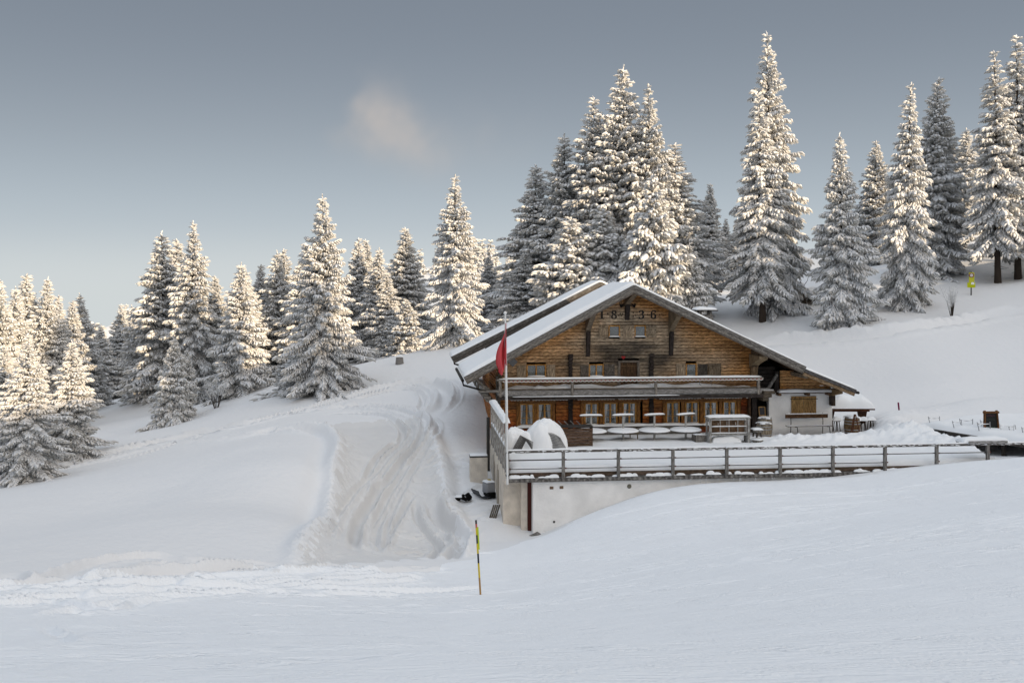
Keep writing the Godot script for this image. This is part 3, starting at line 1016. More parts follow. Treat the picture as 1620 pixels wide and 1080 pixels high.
func build_trees() -> void:
	var kinds := [
		{"h": 18.0, "r": 4.3, "low": 0.03, "step": 0.31, "n": 9, "tw": 0.25, "wd": 0.092, "droop": 0.34, "gaps": 0.45, "cone": 0.92},
		{"h": 12.0, "r": 2.3, "low": 0.04, "step": 0.23, "n": 8, "tw": 0.20, "wd": 0.074, "droop": 0.28, "gaps": 0.35, "cone": 0.95},
		{"h": 13.0, "r": 3.0, "low": 0.05, "step": 0.27, "n": 8, "tw": 0.22, "wd": 0.080, "droop": 0.33, "gaps": 0.8, "cone": 1.0},
		{"h": 7.0, "r": 2.4, "low": 0.03, "step": 0.21, "n": 8, "tw": 0.19, "wd": 0.082, "droop": 0.30, "gaps": 0.3, "cone": 0.9},
		{"h": 19.0, "r": 2.9, "low": 0.20, "step": 0.34, "n": 7, "tw": 0.26, "wd": 0.090, "droop": 0.60, "gaps": 1.0, "cone": 0.85},
		{"h": 17.0, "r": 3.2, "low": 0.08, "step": 0.32, "n": 8, "tw": 0.25, "wd": 0.088, "droop": 0.52, "gaps": 0.7, "cone": 0.95},
		{"h": 18.0, "r": 4.1, "low": 0.04, "step": 0.33, "n": 8, "tw": 0.25, "wd": 0.094, "droop": 0.42, "gaps": 0.9, "cone": 1.0},
	]
	var protos := []
	for i in kinds.size():
		var ms := spruce_meshes(100 + i, kinds[i])
		protos.append(ms)
	var table := [
		[21.1, 82, 22.5, 3.08, 6, "tallest frosted spruce right of the chalet with its top in sun"],
		[19.7, 79.5, 17.8, 2.19, 4, "spruce tight against the left side of the tallest spruce"],
		[24.8, 76, 14.4, 1.9, 2, "shaded grey spruce just right of the tallest spruce, skirt down to the snow"],
		[37.6, 105, 12.8, 2.23, 1, "sunlit spruce peeping out behind the shaded grey spruce"],
		[31.1, 80, 17.7, 2.1, 5, "tall spruce with one dark trunk showing beside the bare bush"],
		[37.4, 90, 17.3, 2.59, 1, "tall spruce with golden top behind the dark trunked spruce"],
		[41.6, 97, 11.7, 2.06, 1, "golden spruce half hidden by the tall golden topped spruce"],
		[51.5, 115, 11.7, 2.73, 2, "sunlit golden spruce standing on the hill crest at right"],
		[55.2, 119, 10.5, 2.53, 1, "sunlit spruce on the crest beside the bare trunked pair"],
		[40.4, 84, 19.2, 2.42, 4, "left tree of the bare trunked pair of spruces above the piste sign"],
		[42.6, 85, 20.5, 2.55, 4, "right tree of the bare trunked pair of spruces at the picture edge"],
		[46, 90, 16.3, 2.48, 4, "spruce behind the right tree of the bare trunked pair, cut by the edge"],
		[44.4, 84, 19.5, 2.89, 4, "spruce cut off by the right picture edge"],
		[20.4, 105, 10.6, 1.77, 1, "sunlit slim spruce in the gap between the roof ridge clump and the tallest spruce"],
		[23.1, 110, 6.7, 1.24, 1, "small sunlit spruce right behind the slim spruce in the gap"],
		[23.5, 106, 6.8, 1.32, 2, "small sunlit spruce touching the left skirt of the tallest spruce"],
		[9.2, 84, 20, 3.88, 0, "tallest spruce of the clump behind the chalet ridge"],
		[6.4, 85, 17.5, 3.83, 6, "second spruce from left in the big clump behind the roof, broad"],
		[4.5, 86.5, 14.7, 3.35, 2, "thin topped spruce on the left side of the clump behind the roof"],
		[2.2, 88, 12.9, 3.63, 2, "leftmost spruce of the clump behind the chalet roof"],
		[11.5, 83, 18.5, 3.32, 6, "spruce just right of the tallest one behind the chalet ridge"],
		[13.5, 83, 14, 3.22, 5, "dark grey spruce at the right end of the clump behind the roof"],
		[10.9, 77, 12, 2.89, 3, "lower sunlit bushy spruce in front of the clump behind the ridge"],
		[7.5, 80, 8.8, 3, 3, "shaded low spruce right behind the rear roof ridge"],
		[4.5, 80, 8.3, 2.8, 3, "low broad spruce rising behind the rear roof slope"],
		[13.6, 78, 6.9, 1.66, 3, "low dark spruce behind the right roof slope"],
		[1.1, 84, 6, 2.36, 2, "low spruce at the foot of the leftmost roof clump tree"],
		[-4.3, 76, 12.7, 2.38, 6, "big single golden spruce just left of the chalet roof"],
		[-11.9, 64, 12.4, 2.24, 0, "large snowy spruce on the slope above the curved ski tracks, half in shade"],
		[-13.9, 66, 3.2, 1.49, 3, "short spruce at the left foot of the large slope spruce"],
		[-10.1, 95, 10.6, 2.38, 1, "tall slim spruce behind the golden row left of the roof"],
		[-10.6, 86, 7.4, 1.83, 2, "sunlit spruce right of centre in the golden row left of the roof"],
		[-11.7, 88, 9.5, 2.09, 2, "sunlit spruce in the middle of the golden row left of the roof"],
		[-13.6, 90, 10.5, 1.8, 1, "left spruce of the slim golden pair beside the large slope spruce"],
		[-13.4, 94, 10, 1.88, 1, "right spruce of the slim golden pair beside the large slope spruce"],
		[-8.8, 84, 4.7, 1.78, 3, "small shaded spruce at the right end of the golden row"],
		[-10.1, 85, 3.6, 1.49, 3, "small bushy spruce filling the foot of the golden row"],
		[-2.1, 95, 6.7, 1.66, 1, "pale spruce partly behind the leftmost roof clump tree"],
		[-0.6, 97, 4.5, 1.46, 1, "small pale spruce behind the rear roof eave"],
		[-9.4, 100, 5.2, 1.88, 2, "pale spruce between the tall slim spruce and the big golden spruce"],
		[-16.6, 80, 10.6, 1.9, 1, "sunlit spruce close behind the left shoulder of the large slope spruce"],
		[-18.8, 84, 10.8, 2.1, 1, "right spruce of the tall grey group left of the large slope spruce"],
		[-19.2, 82, 10.8, 2.05, 2, "middle spruce of the tall grey group left of the large slope spruce"],
		[-21.4, 86, 9.9, 1.72, 1, "left spruce of the tall grey group left of the large slope spruce"],
		[-20, 74, 9.6, 2.13, 2, "sunlit spruce with thick snow pads beside the twiggy bush"],
		[-20.9, 80, 9.5, 1.7, 1, "spruce crowding the right side of the thickly padded spruce"],
		[-27.1, 92, 8.7, 1.84, 1, "dark slim spruce right of the highest spruce in the left valley"],
		[-27.1, 86, 14.9, 2.58, 6, "highest spruce of the left valley with a shining top"],
		[-30.6, 89, 13.9, 3.23, 2, "broad dark spruce left of the highest valley spruce"],
		[-31.1, 93, 13.5, 2.79, 1, "spruce wedged between the two largest valley spruces"],
		[-33.2, 92, 10.8, 2.19, 2, "dark spruce on the left flank of the broad valley spruce"],
		[-22.2, 66, 5.7, 1.24, 3, "small grey spruce standing alone in front of the valley spruces"],
		[-22, 68, 4.7, 0.85, 3, "tiny spruce leaning on the small grey spruce in front"],
		[-42.6, 110, 10.1, 1.79, 1, "left one of three slim spruces in the shaded valley gap"],
		[-43, 113, 10.2, 1.55, 1, "middle one of three slim spruces in the shaded valley gap"],
		[-40.5, 108, 9.6, 1.62, 2, "right one of three slim spruces in the shaded valley gap"],
		[-43.1, 106, 8.1, 1.99, 2, "bluish spruce at the back of the valley left of the gap"],
		[-39.6, 96, 4.5, 1.56, 3, "low shaded spruce at the foot of the bluish valley spruce"],
		[-40.8, 96, 11.1, 2.16, 2, "spruce with a sharp golden top right of the left grove"],
		[-40.1, 92, 10.4, 1.96, 1, "spruce just left of the sharp golden top in the left grove"],
		[-37.6, 84, 10.7, 1.78, 1, "slim spruce in the right half of the left grove"],
		[-36.1, 78, 12, 2.24, 0, "bright full spruce in the middle of the left grove"],
		[-37.5, 78, 12.4, 2.24, 1, "tall bright spruce left of the middle of the left grove"],
		[-36.6, 74, 11.2, 1.94, 2, "spruce between the grove edge and the tall bright spruce"],
		[-36.4, 72, 11.9, 1.98, 2, "bright spruce cut by the left picture edge, tallest there"],
		[-36.8, 70, 11.7, 2.19, 0, "spruce mostly beyond the left picture edge"],
		[-23.9, 50, 7.3, 1.69, 6, "nearest spruce at lower left with a wide skirt on the snow"],
		[-26.6, 53, 6.7, 1.52, 2, "near spruce cut by the left picture edge beside the wide skirted one"],
		[-24.5, 56, 6.4, 1.61, 2, "near spruce with a bare stem foot right of the wide skirted one"],
	]
	var r := RandomNumberGenerator.new()
	r.seed = 77
	for e in table:
		var k: Dictionary = kinds[e[4]]
		var x: float = e[0]
		var d: float = e[1]
		var gy := ground_height(x, d) - (0.15 if e[4] == 4 else 0.5)
		spruce(protos[e[4]], Vector3(x, gy, -d), Vector3(e[3] * 1.34 / k.r, (e[2] + (0.15 if e[4] == 4 else 0.5)) / k.h, e[3] * 1.34 / k.r), r.randf() * TAU, e[5], "frosted spruces around the chalet")
	var tiny := spruce_meshes(300, {"h": 8.0, "r": 1.6, "low": 0.03, "step": 0.75, "n": 5, "tw": 0.62, "wd": 0.22, "droop": 0.3, "gaps": 0.5, "cone": 0.95})
	for q in 46:
		var d := r.randf_range(165.0, 205.0)
		var x := r.randf_range(-22.0, 1.0) if q < 34 else r.randf_range(-75.0, -42.0)
		if q >= 34: d = r.randf_range(125.0, 165.0)
		var s := r.randf_range(0.5, 0.8) if q < 34 else r.randf_range(0.85, 1.3)
		spruce(tiny, Vector3(x, base_height(x, d) - 0.1, -d), Vector3(s * 1.1, s, s * 1.1), r.randf() * TAU, "small frosted spruce on the far wooded hill left of the roof" if q < 34 else "distant frosted spruce at the back of the left valley", "spruces on the far hill" if q < 34 else "spruces at the back of the valley")
	# the trees that stand on the ridge to the right of the view and keep the foreground in shade
	for q in [[71.0, -10.0, 9.0], [71.0, 32.0, 7.0], [73.0, 36.5, 8.5], [71.0, 39.5, 4.0], [71.0, 46.0, 4.0], [72.0, 59.0, 9.0], [71.0, 61.0, 6.5]]:
		spruce(protos[0 if q[2] > 15.0 else 2], Vector3(q[0], ground_height(q[0], q[1]) - 0.3, -q[1]), Vector3(1.2, q[2] / (18.0 if q[2] > 15.0 else 13.0), 1.2), r.randf() * TAU, "frosted spruce on the ridge beyond the right picture edge", "spruces on the right ridge")

func spruce(ms: Array, at: Vector3, size: Vector3, turn: float, label: String, group: String) -> void:
	var o := thing("spruce", label, "tree", at, turn, group)
	o.scale = size * Vector3(1.0 + 0.08 * sin(at.x * 3.1), 1.0, 1.0 - 0.08 * sin(at.x * 3.1))
	o.rotation.x = 0.022 * sin(at.x * 1.7 + at.z)
	o.rotation.z = 0.022 * cos(at.x * 2.3 - at.z)
	part_mesh("trunk", ms[0], o)
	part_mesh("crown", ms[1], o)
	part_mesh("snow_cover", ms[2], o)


# ---------------------------------------------------------------- chalet
const RIDGE := Vector2(5.70, 7.44)
const EAVE_L := Vector2(-2.48, 3.08)
const EAVE_R := Vector2(14.25, 3.44)
const EXT_R := Vector2(16.85, 2.27)
const TAN := Color(0.86, 0.50, 0.23)
const ORANGE := Color(0.72, 0.32, 0.09)
const GREY := Color(0.27, 0.25, 0.23)
const DARK := Color(0.055, 0.047, 0.04)
const RUST := Color(0.50, 0.11, 0.028)
const FRAME := Color(0.74, 0.37, 0.10)

func roof_y(u: float) -> float:
	if u < RIDGE.x: return lerpf(EAVE_L.y, RIDGE.y, (u - EAVE_L.x) / (RIDGE.x - EAVE_L.x))
	return lerpf(RIDGE.y, EAVE_R.y, (u - RIDGE.x) / (EAVE_R.x - RIDGE.x))

func roof_u(y: float, right: bool) -> float:
	if right: return RIDGE.x + (RIDGE.y - y) * (EAVE_R.x - RIDGE.x) / (RIDGE.y - EAVE_R.y)
	return RIDGE.x - (RIDGE.y - y) * (RIDGE.x - EAVE_L.x) / (RIDGE.y - EAVE_L.y)

# a plank along x, from u0 to u1, centred on height y, its face at z; tint(u) colours it along its length
func plank(called: String, parent: Node, u0: float, u1: float, y: float, hg: float, z: float, th: float, tint: Callable, sloped0 := 0.0, sloped1 := 0.0, xf := Transform3D()) -> void:
	var mb := MB.new()
	var ch := 0.014
	var prof := [Vector2(-th, -hg / 2), Vector2(-ch, -hg / 2), Vector2(0, -hg / 2 + ch), Vector2(0, hg / 2 - ch), Vector2(-ch, hg / 2), Vector2(-th, hg / 2)]
	var segs := clampi(int((u1 - u0) / 0.55), 1, 6)
	mb.uo = Vector2(rng.randf() * 5.0, rng.randf() * 5.0)
	var jz := rng.randf_range(-0.022, 0.008)
	for s in segs:
		for k in 5:
			var a: Vector2 = prof[k]
			var b: Vector2 = prof[k + 1]
			var e := []
			for w in [[s, a], [s + 1, a], [s + 1, b], [s, b]]:
				var t: float = float(w[0]) / segs
				var l = u0 + sloped0 * (w[1].y + hg / 2)
				var r = u1 + sloped1 * (w[1].y + hg / 2)
				e.append(Vector3(lerpf(l, r, t), y + w[1].y, z + w[1].x + jz))
			var st := mb.v.size()
			mb.col = Color.WHITE
			mb.quad(xf * e[0], xf * e[1], xf * e[2], xf * e[3])
			if mb.v.size() == st: continue
			var c0: Color = tint.call(lerpf(u0, u1, float(s) / segs), y)
			var c1: Color = tint.call(lerpf(u0, u1, float(s + 1) / segs), y)
			mb.c[st] = c0
			mb.c[st + 1] = c1
			mb.c[st + 2] = c1
			mb.c[st + 3] = c0
			for w in 4:
				mb.uv[st + w] = Vector2(e[w].x * 0.5, e[w].y + e[w].z) + mb.uo
	for side in 2:
		var uu := u0 if side == 0 else u1
		var sl := sloped0 if side == 0 else sloped1
		mb.col = tint.call(uu, y)
		var p := []
		for q in prof: p.append(xf * Vector3(uu + sl * (q.y + hg / 2), y + q.y, z + q.x + jz))
		if side == 1: mb.quad(p[0], p[5], p[4], p[1]); mb.quad(p[1], p[4], p[3], p[2])
		else: mb.quad(p[1], p[4], p[5], p[0]); mb.quad(p[2], p[3], p[4], p[1])
	part(called, mb, M.wood, parent)

# rows of planks between two heights, cut round openings
func plank_rows(parent: Node, y0: float, y1: float, hg: float, lim: Callable, holes: Array, z: float, th: float, tint: Callable, longest := 4.2, xf := Transform3D()) -> void:
	var y := y0 + hg / 2
	while y + hg * 0.4 < y1:
		var e: Array = lim.call(y - hg / 2)
		var e2: Array = lim.call(y + hg / 2)
		var spans := [[e[0], e[1]]]
		for hole: Rect2 in holes:
			if hole.position.y > y + hg * 0.2 or hole.end.y < y - hg * 0.2: continue
			var next := []
			for s in spans:
				if hole.end.x <= s[0] or hole.position.x >= s[1]:
					next.append(s)
					continue
				if hole.position.x > s[0] + 0.05: next.append([s[0], hole.position.x])
				if hole.end.x < s[1] - 0.05: next.append([hole.end.x, s[1]])
			spans = next
		for s in spans:
			var a: float = s[0]
			while a < s[1] - 0.02:
				var b: float = minf(a + rng.randf_range(longest * 0.6, longest), s[1])
				if s[1] - b < 0.6: b = s[1]
				var k0: float = (e2[0] - e[0]) / hg if is_equal_approx(a, e[0]) else 0.0
				var k1: float = (e2[1] - e[1]) / hg if is_equal_approx(b, e[1]) else 0.0
				if b - a > 0.05: plank("plank", parent, a + (0.0 if is_equal_approx(a, s[0]) else 0.004), b, y, hg - 0.018, z, th, tint, k0, k1, xf)
				a = b
		y += hg

func upper_tint(u: float, y: float) -> Color:
	var nz := noise.get_noise_2d(u * 9.0, y * 30.0)
	var n2 := noise.get_noise_2d(u * 3.0 + 40.0, y * 6.0)
	var s := 0.0
	for b in [[5.7, 4.40, 1.7, 0.30, 1.2], [5.9, 3.9, 2.2, 0.28, 0.9], [2.5, 3.3, 0.9, 0.45, 0.8], [5.0, 3.3, 1.2, 0.6, 0.7], [7.3, 3.4, 1.1, 0.5, 0.75], [3.0, 3.85, 0.6, 0.2, 0.7], [8.4, 3.8, 1.2, 0.2, 0.35], [5.8, 2.5, 7.0, 0.25, 0.8]]:
		s += b[4] * exp(-pow((u - b[0]) / b[2], 2.0) - pow((y - b[1]) / b[3], 2.0))
	s = clampf(s * (1.0 + nz * 1.6) + nz * 0.22, 0.0, 1.0)
	var prot := clampf(1.0 - (roof_y(u) - y) / 1.3, 0.0, 1.0)       # dry strip under the roof keeps its colour
	prot = maxf(prot, smoothstep(10.2, 12.2, u) * 0.9)
	var c := TAN.lerp(ORANGE, clampf(prot * 0.9 + n2 * 0.3, 0, 1))
	c = c.lerp(Color(0.74, 0.60, 0.44), clampf(0.55 - prot + n2 * 0.9, 0, 0.95))
	c = c.lerp(DARK if s > 0.55 else Color(0.15, 0.13, 0.11), s * 0.92)
	var k := 0.96 + 0.75 * nz
	return Color(c.r * k, c.g * k, c.b * k)

func lower_tint(u: float, y: float) -> Color:
	var nz := noise.get_noise_2d(u * 12.0, y * 34.0)
	var c := RUST.lerp(ORANGE, clampf(0.35 + noise.get_noise_2d(u * 4.0, y * 12.0) * 1.2, 0, 1)).lerp(DARK, clampf(nz * 1.5, 0, 0.75))
	return c

func snow_pad(mb: MB, o: Vector3, w: float, d: float, h: float, b := Basis(), sd := 0.0, p := 4.0) -> void:
	var nx := clampi(int(w / 0.12), 7, 40)
	var nz := clampi(int(d / 0.12), 7, 40)
	var f := func(i: int, j: int) -> Vector3:
		var x := -cos(PI * i / (nx - 1.0))
		var z := -cos(PI * j / (nz - 1.0))
		var k := pow(maxf((1.0 - pow(absf(x), p)) * (1.0 - pow(absf(z), p)), 0.0), 0.4)
		var n := noise.get_noise_3d(o.x * 9.0 + x * w * 9.0 + sd * 31.0, o.y * 7.0, o.z * 9.0 + z * d * 9.0)
		var n2 := noise.get_noise_3d(o.x * 20.0 + x * w * 26.0, sd * 17.0, o.z * 20.0 + z * d * 26.0)
		return o + b * Vector3(x * w * 0.5 * (1.0 + n2 * 0.03), h * k * (1.0 + n * 0.5 + n2 * 0.12) - 0.004, z * d * 0.5 * (1.0 + n * 0.06))
	mb.sheet(nx, nz, f)
	# flat underside
	mb.quad(o + b * Vector3(-w / 2, -0.004, -d / 2), o + b * Vector3(w / 2, -0.004, -d / 2), o + b * Vector3(w / 2, -0.004, d / 2), o + b * Vector3(-w / 2, -0.004, d / 2))

func snow_on(parent: Node, o: Vector3, w: float, d: float, h: float, b := Basis(), called := "snow", p := 4.0) -> void:
	var mb := MB.new()
	snow_pad(mb, o, w, d, h, b, rng.randf() * 9.0, p)
	part(called, mb, M.snow, parent)

# casement window in the plane z, its opening u0..u1 x y0..y1
func window(parent: Node, u0: float, u1: float, y0: float, y1: float, z: float, lights: int, fr: Color, fw := 0.055, snow := true, curtain := true, cross := 0, lace := false) -> void:
	var mb := MB.new()
	mb.col = fr
	mb.uo = Vector2(rng.randf(), rng.randf())
	mb.grain = 1
	mb.box(Vector3(u0 + fw / 2, (y0 + y1) / 2, z), Vector3(fw, y1 - y0, 0.09))
	mb.box(Vector3(u1 - fw / 2, (y0 + y1) / 2, z), Vector3(fw, y1 - y0, 0.09))
	mb.grain = 0
	mb.box(Vector3((u0 + u1) / 2, y1 - fw / 2, z - 0.002), Vector3(u1 - u0 - 2 * fw, fw, 0.085))
	mb.box(Vector3((u0 + u1) / 2, y0 + fw / 2, z - 0.002), Vector3(u1 - u0 - 2 * fw, fw, 0.085))
	var wd := (u1 - u0 - fw) / lights
	mb.grain = 1
	for k in lights - 1:
		mb.box(Vector3(u0 + fw / 2 + wd * (k + 1), (y0 + y1) / 2, z - 0.004), Vector3(fw * 1.1, y1 - y0 - 2 * fw, 0.08))
	var win := part("window", mb, M.wood, parent)
	for k in lights:
		var a := u0 + fw / 2 + wd * k + fw * 0.4
		var b := u0 + fw / 2 + wd * (k + 1) - fw * 0.4
		var pn := MB.new()
		pn.box(Vector3((a + b) / 2, (y0 + y1) / 2, z - 0.012), Vector3(b - a, y1 - y0 - 2 * fw, 0.006), Basis(), 0.001)
		part("pane", pn, M.pane, win)
		if cross > 0:
			var cb := MB.new()
			cb.col = fr
			for q in cross:
				cb.box(Vector3((a + b) / 2, lerpf(y0 + fw, y1 - fw, (q + 1.0) / (cross + 1.0)), z + 0.004), Vector3(b - a - 0.01, 0.016, 0.02), Basis(), 0.003)
			part("glazing_bar", cb, M.wood, win)
		if curtain:
			var cu := MB.new()
			var g := rng.randf_range(0.6, 0.85)
			cu.col = Color(g, g, g * 1.02) if not lace else Color(0.085, 0.078, 0.055)
			var left := (k % 2) == 0
			var cw := (b - a) * (rng.randf_range(0.3, 0.75) if not lace else 1.0)
			var cy := lerpf(y0, y1, 0.02)
			cu.sheet(9, 5, func(i: int, j: int) -> Vector3:
				var t := i / 8.0
				var pinch := 1.0 - (0.0 if lace else 0.55) * smoothstep(0.0, 1.0, j / 4.0)
				var x: float = (a + t * cw * pinch) if left else (b - (1.0 - t) * cw * pinch)
				return Vector3(x, lerpf(y1 - fw, cy + fw, j / 4.0), z - 0.09 + 0.014 * sin(t * 26.0)))
			part("curtain", cu, M.cloth, win)
	if snow: snow_on(win, Vector3((u0 + u1) / 2, y0 + 0.01, z + 0.05), u1 - u0 - 0.04, 0.12, 0.075)

# a boarded shutter folded back on the wall
func shutter(parent: Node, u0: float, u1: float, y0: float, y1: float, z: float, c: Color, boards := 3, bars := 2, inset := false) -> void:
	var sh := MB.new()
	sh.col = Color(c.r * 0.85, c.g * 0.85, c.b * 0.85)
	for k in bars:
		sh.box(Vector3((u0 + u1) / 2, lerpf(y0, y1, (k + 0.5) / bars + (0.12 if k == 0 else -0.12) * (0.0 if bars < 2 else -0.6)), z + 0.035), Vector3(u1 - u0 - 0.02, 0.06, 0.03))
	if inset:
		sh.box(Vector3(u0 + 0.03, (y0 + y1) / 2, z + 0.032), Vector3(0.06, y1 - y0, 0.035))
		sh.box(Vector3(u1 - 0.03, (y0 + y1) / 2, z + 0.032), Vector3(0.06, y1 - y0, 0.035))
	if sh.v.is_empty(): sh.box(Vector3((u0 + u1) / 2, (y0 + y1) / 2, z - 0.022), Vector3(u1 - u0 - 0.03, y1 - y0 - 0.03, 0.02))
	var s := part("shutter", sh, M.wood, parent)
	for k in boards:
		var b := MB.new()
		b.grain = 1
		b.uo = Vector2(rng.randf() * 4, rng.randf() * 4)
		var j := rng.randf_range(0.85, 1.1)
		b.col = Color(c.r * j, c.g * j, c.b * j)
		var wd := (u1 - u0) / boards
		b.box(Vector3(u0 + wd * (k + 0.5), (y0 + y1) / 2, z), Vector3(wd - 0.008, y1 - y0, 0.04), Basis(), 0.006)
		part("plank", b, M.wood, s)

func beam(called: String, parent: Node, a: Vector3, b: Vector3, wd: float, hg: float, c: Color, m := "wood", ch := 0.015) -> MeshInstance3D:
	var mb := MB.new()
	mb.col = c
	mb.uo = Vector2(rng.randf() * 4, rng.randf() * 4)
	mb.bar(a, b, wd, hg, ch)
	return part(called, mb, M[m], parent)

# carved bracket that carries the roof overhang: outline in (outwards, up), stepped on its lower edge
func bracket(parent: Node, u: float, ytop: float, ybot: float, reach: float, wd: float, c: Color, dark: Color) -> void:
	var mb := MB.new()
	mb.col = c
	mb.grain = 2
	var p := PackedVector2Array([Vector2(0, ytop), Vector2(0, ytop - 0.5 * (ytop - ybot))])
	var steps := 5
	for k in steps:
		var t := (k + 1.0) / steps
		p.append(Vector2(reach * (0.12 + 0.88 * t) - 0.08, lerpf(ytop - 0.45 * (ytop - ybot), ytop - 0.16, pow(t, 0.8)) - 0.03))
		p.append(Vector2(reach * (0.12 + 0.88 * t), lerpf(ytop - 0.45 * (ytop - ybot), ytop - 0.16, pow(t, 0.8)) + 0.02))
	p.append(Vector2(reach, ytop))
	p.reverse()
	mb.prism(p, -wd / 2, wd / 2, Transform3D(Basis(Vector3(0, 0, 1), Vector3(0, 1, 0), Vector3(-1, 0, 0)), Vector3(u, 0, 0)))
	var br := part("bracket", mb, M.wood, parent)
	var lo := MB.new()
	lo.col = dark
	lo.grain = 1
	lo.prism(PackedVector2Array([Vector2(0.01, ytop - 0.45 * (ytop - ybot)), Vector2(0.01, ybot), Vector2(0.14, ybot + 0.06), Vector2(0.3, ytop - 0.45 * (ytop - ybot))]), -wd * 0.4, wd * 0.4, Transform3D(Basis(Vector3(0, 0, 1), Vector3(0, 1, 0), Vector3(-1, 0, 0)), Vector3(u, 0, 0)))
	part("bracket_foot", lo, M.wood, br)

func zigzag(parent: Node, u0: float, u1: float, y: float, z: float, step: float, hgt: float, back: Color) -> void:
	var bk := MB.new()
	bk.col = back
	var n := int(round((u1 - u0) / step))
	var st := (u1 - u0) / n
	var poly := PackedVector2Array([Vector2(u1, y + hgt), Vector2(u0, y + hgt)])
	for k in n:
		poly.append(Vector2(u0 + st * k, y))
		poly.append(Vector2(u0 + st * (k + 0.5), y - hgt * 0.55))
	poly.append(Vector2(u1, y))
	bk.prism(poly, z - 0.02, z)
	var t := part("scalloped_trim", bk, M.paint, parent)
	var wh := MB.new()
	wh.col = Color(0.62, 0.60, 0.57)
	for k in n:
		wh.bar(Vector3(u0 + st * k, y + 0.012, z + 0.006), Vector3(u0 + st * (k + 0.5), y - hgt * 0.55 + 0.012, z + 0.006), 0.016, 0.034, 0.002)
		wh.bar(Vector3(u0 + st * (k + 0.5), y - hgt * 0.55 + 0.012, z + 0.008), Vector3(u0 + st * (k + 1.0), y + 0.012, z + 0.008), 0.016, 0.034, 0.002)
	part("white_edging", wh, M.paint, t)
	var rd := MB.new()
	rd.col = Color(0.26, 0.015, 0.022)
	for k in n:
		rd.box(Vector3(u0 + st * (k + 0.5), y + 0.028, z + 0.006), Vector3(st * 0.30, hgt * 0.55, 0.012), Basis(), 0.004)
	part("red_drops", rd, M.paint, t)

func roof_slope(parent: Node, a: Vector2, b: Vector2, w0: float, w1: float, th: float, snow: float, called: String, bulge := 0.0) -> Node3D:
	# a = upper end, b = lower end in (u, y); the slab hangs below that line
	var mb := MB.new()
	mb.col = Color(0.20, 0.125, 0.07)
	mb.grain = 2
	var n := Vector2(-(b - a).y, (b - a).x).normalized()
	if n.y < 0: n = -n
	var poly := PackedVector2Array([a, a - n * th, b - n * th, b])
	mb.prism(poly, w0, w1)
	var r := part(called, mb, M.wood, parent)
	if snow > 0.0:
		var s := MB.new()
		var L := a.distance_to(b)
		var nx := int(L / 0.16) + 2
		var nz := int((w1 - w0) / 0.16) + 2
		var dirv := (b - a) / L
		var f := func(i: int, j: int) -> Vector3:
			var t := 0.5 - 0.5 * cos(PI * clampf((i / (nx - 1.0)), 0, 1))
			t = lerpf(i / (nx - 1.0), t, 0.35)
			var q := 0.5 - 0.5 * cos(PI * j / (nz - 1.0))
			q = lerpf(j / (nz - 1.0), q, 0.35)
			var s0 := t * L
			var edge_low := pow(clampf((L - s0) / (snow * 1.3), 0, 1), 0.45)
			var ef := pow(clampf((1.0 - q) * (w1 - w0) / (snow * 0.9), 0, 1), 0.45)
			var eb := pow(clampf(q * (w1 - w0) / (1.5 if bulge > 0.0 else snow * 1.5), 0, 1), 0.5)
			var w := lerpf(w0, w1, q)
			var nz2 := noise.get_noise_2d(s0 * 4.0 + w0 * 7.0, w * 4.0)
			var hgt := snow * (1.0 + nz2 * 0.3 + bulge * sin(PI * t)) * edge_low * ef * eb + 0.004
			var p := a + dirv * (s0 + 0.06 * edge_low) + n * hgt
			if t == 0.0: p = a + Vector2(0, hgt)
			return Vector3(p.x, p.y, w)
		s.sheet(nx, nz, f, b.x < a.x)
		part("snow", s, M.snow, r)
	return r

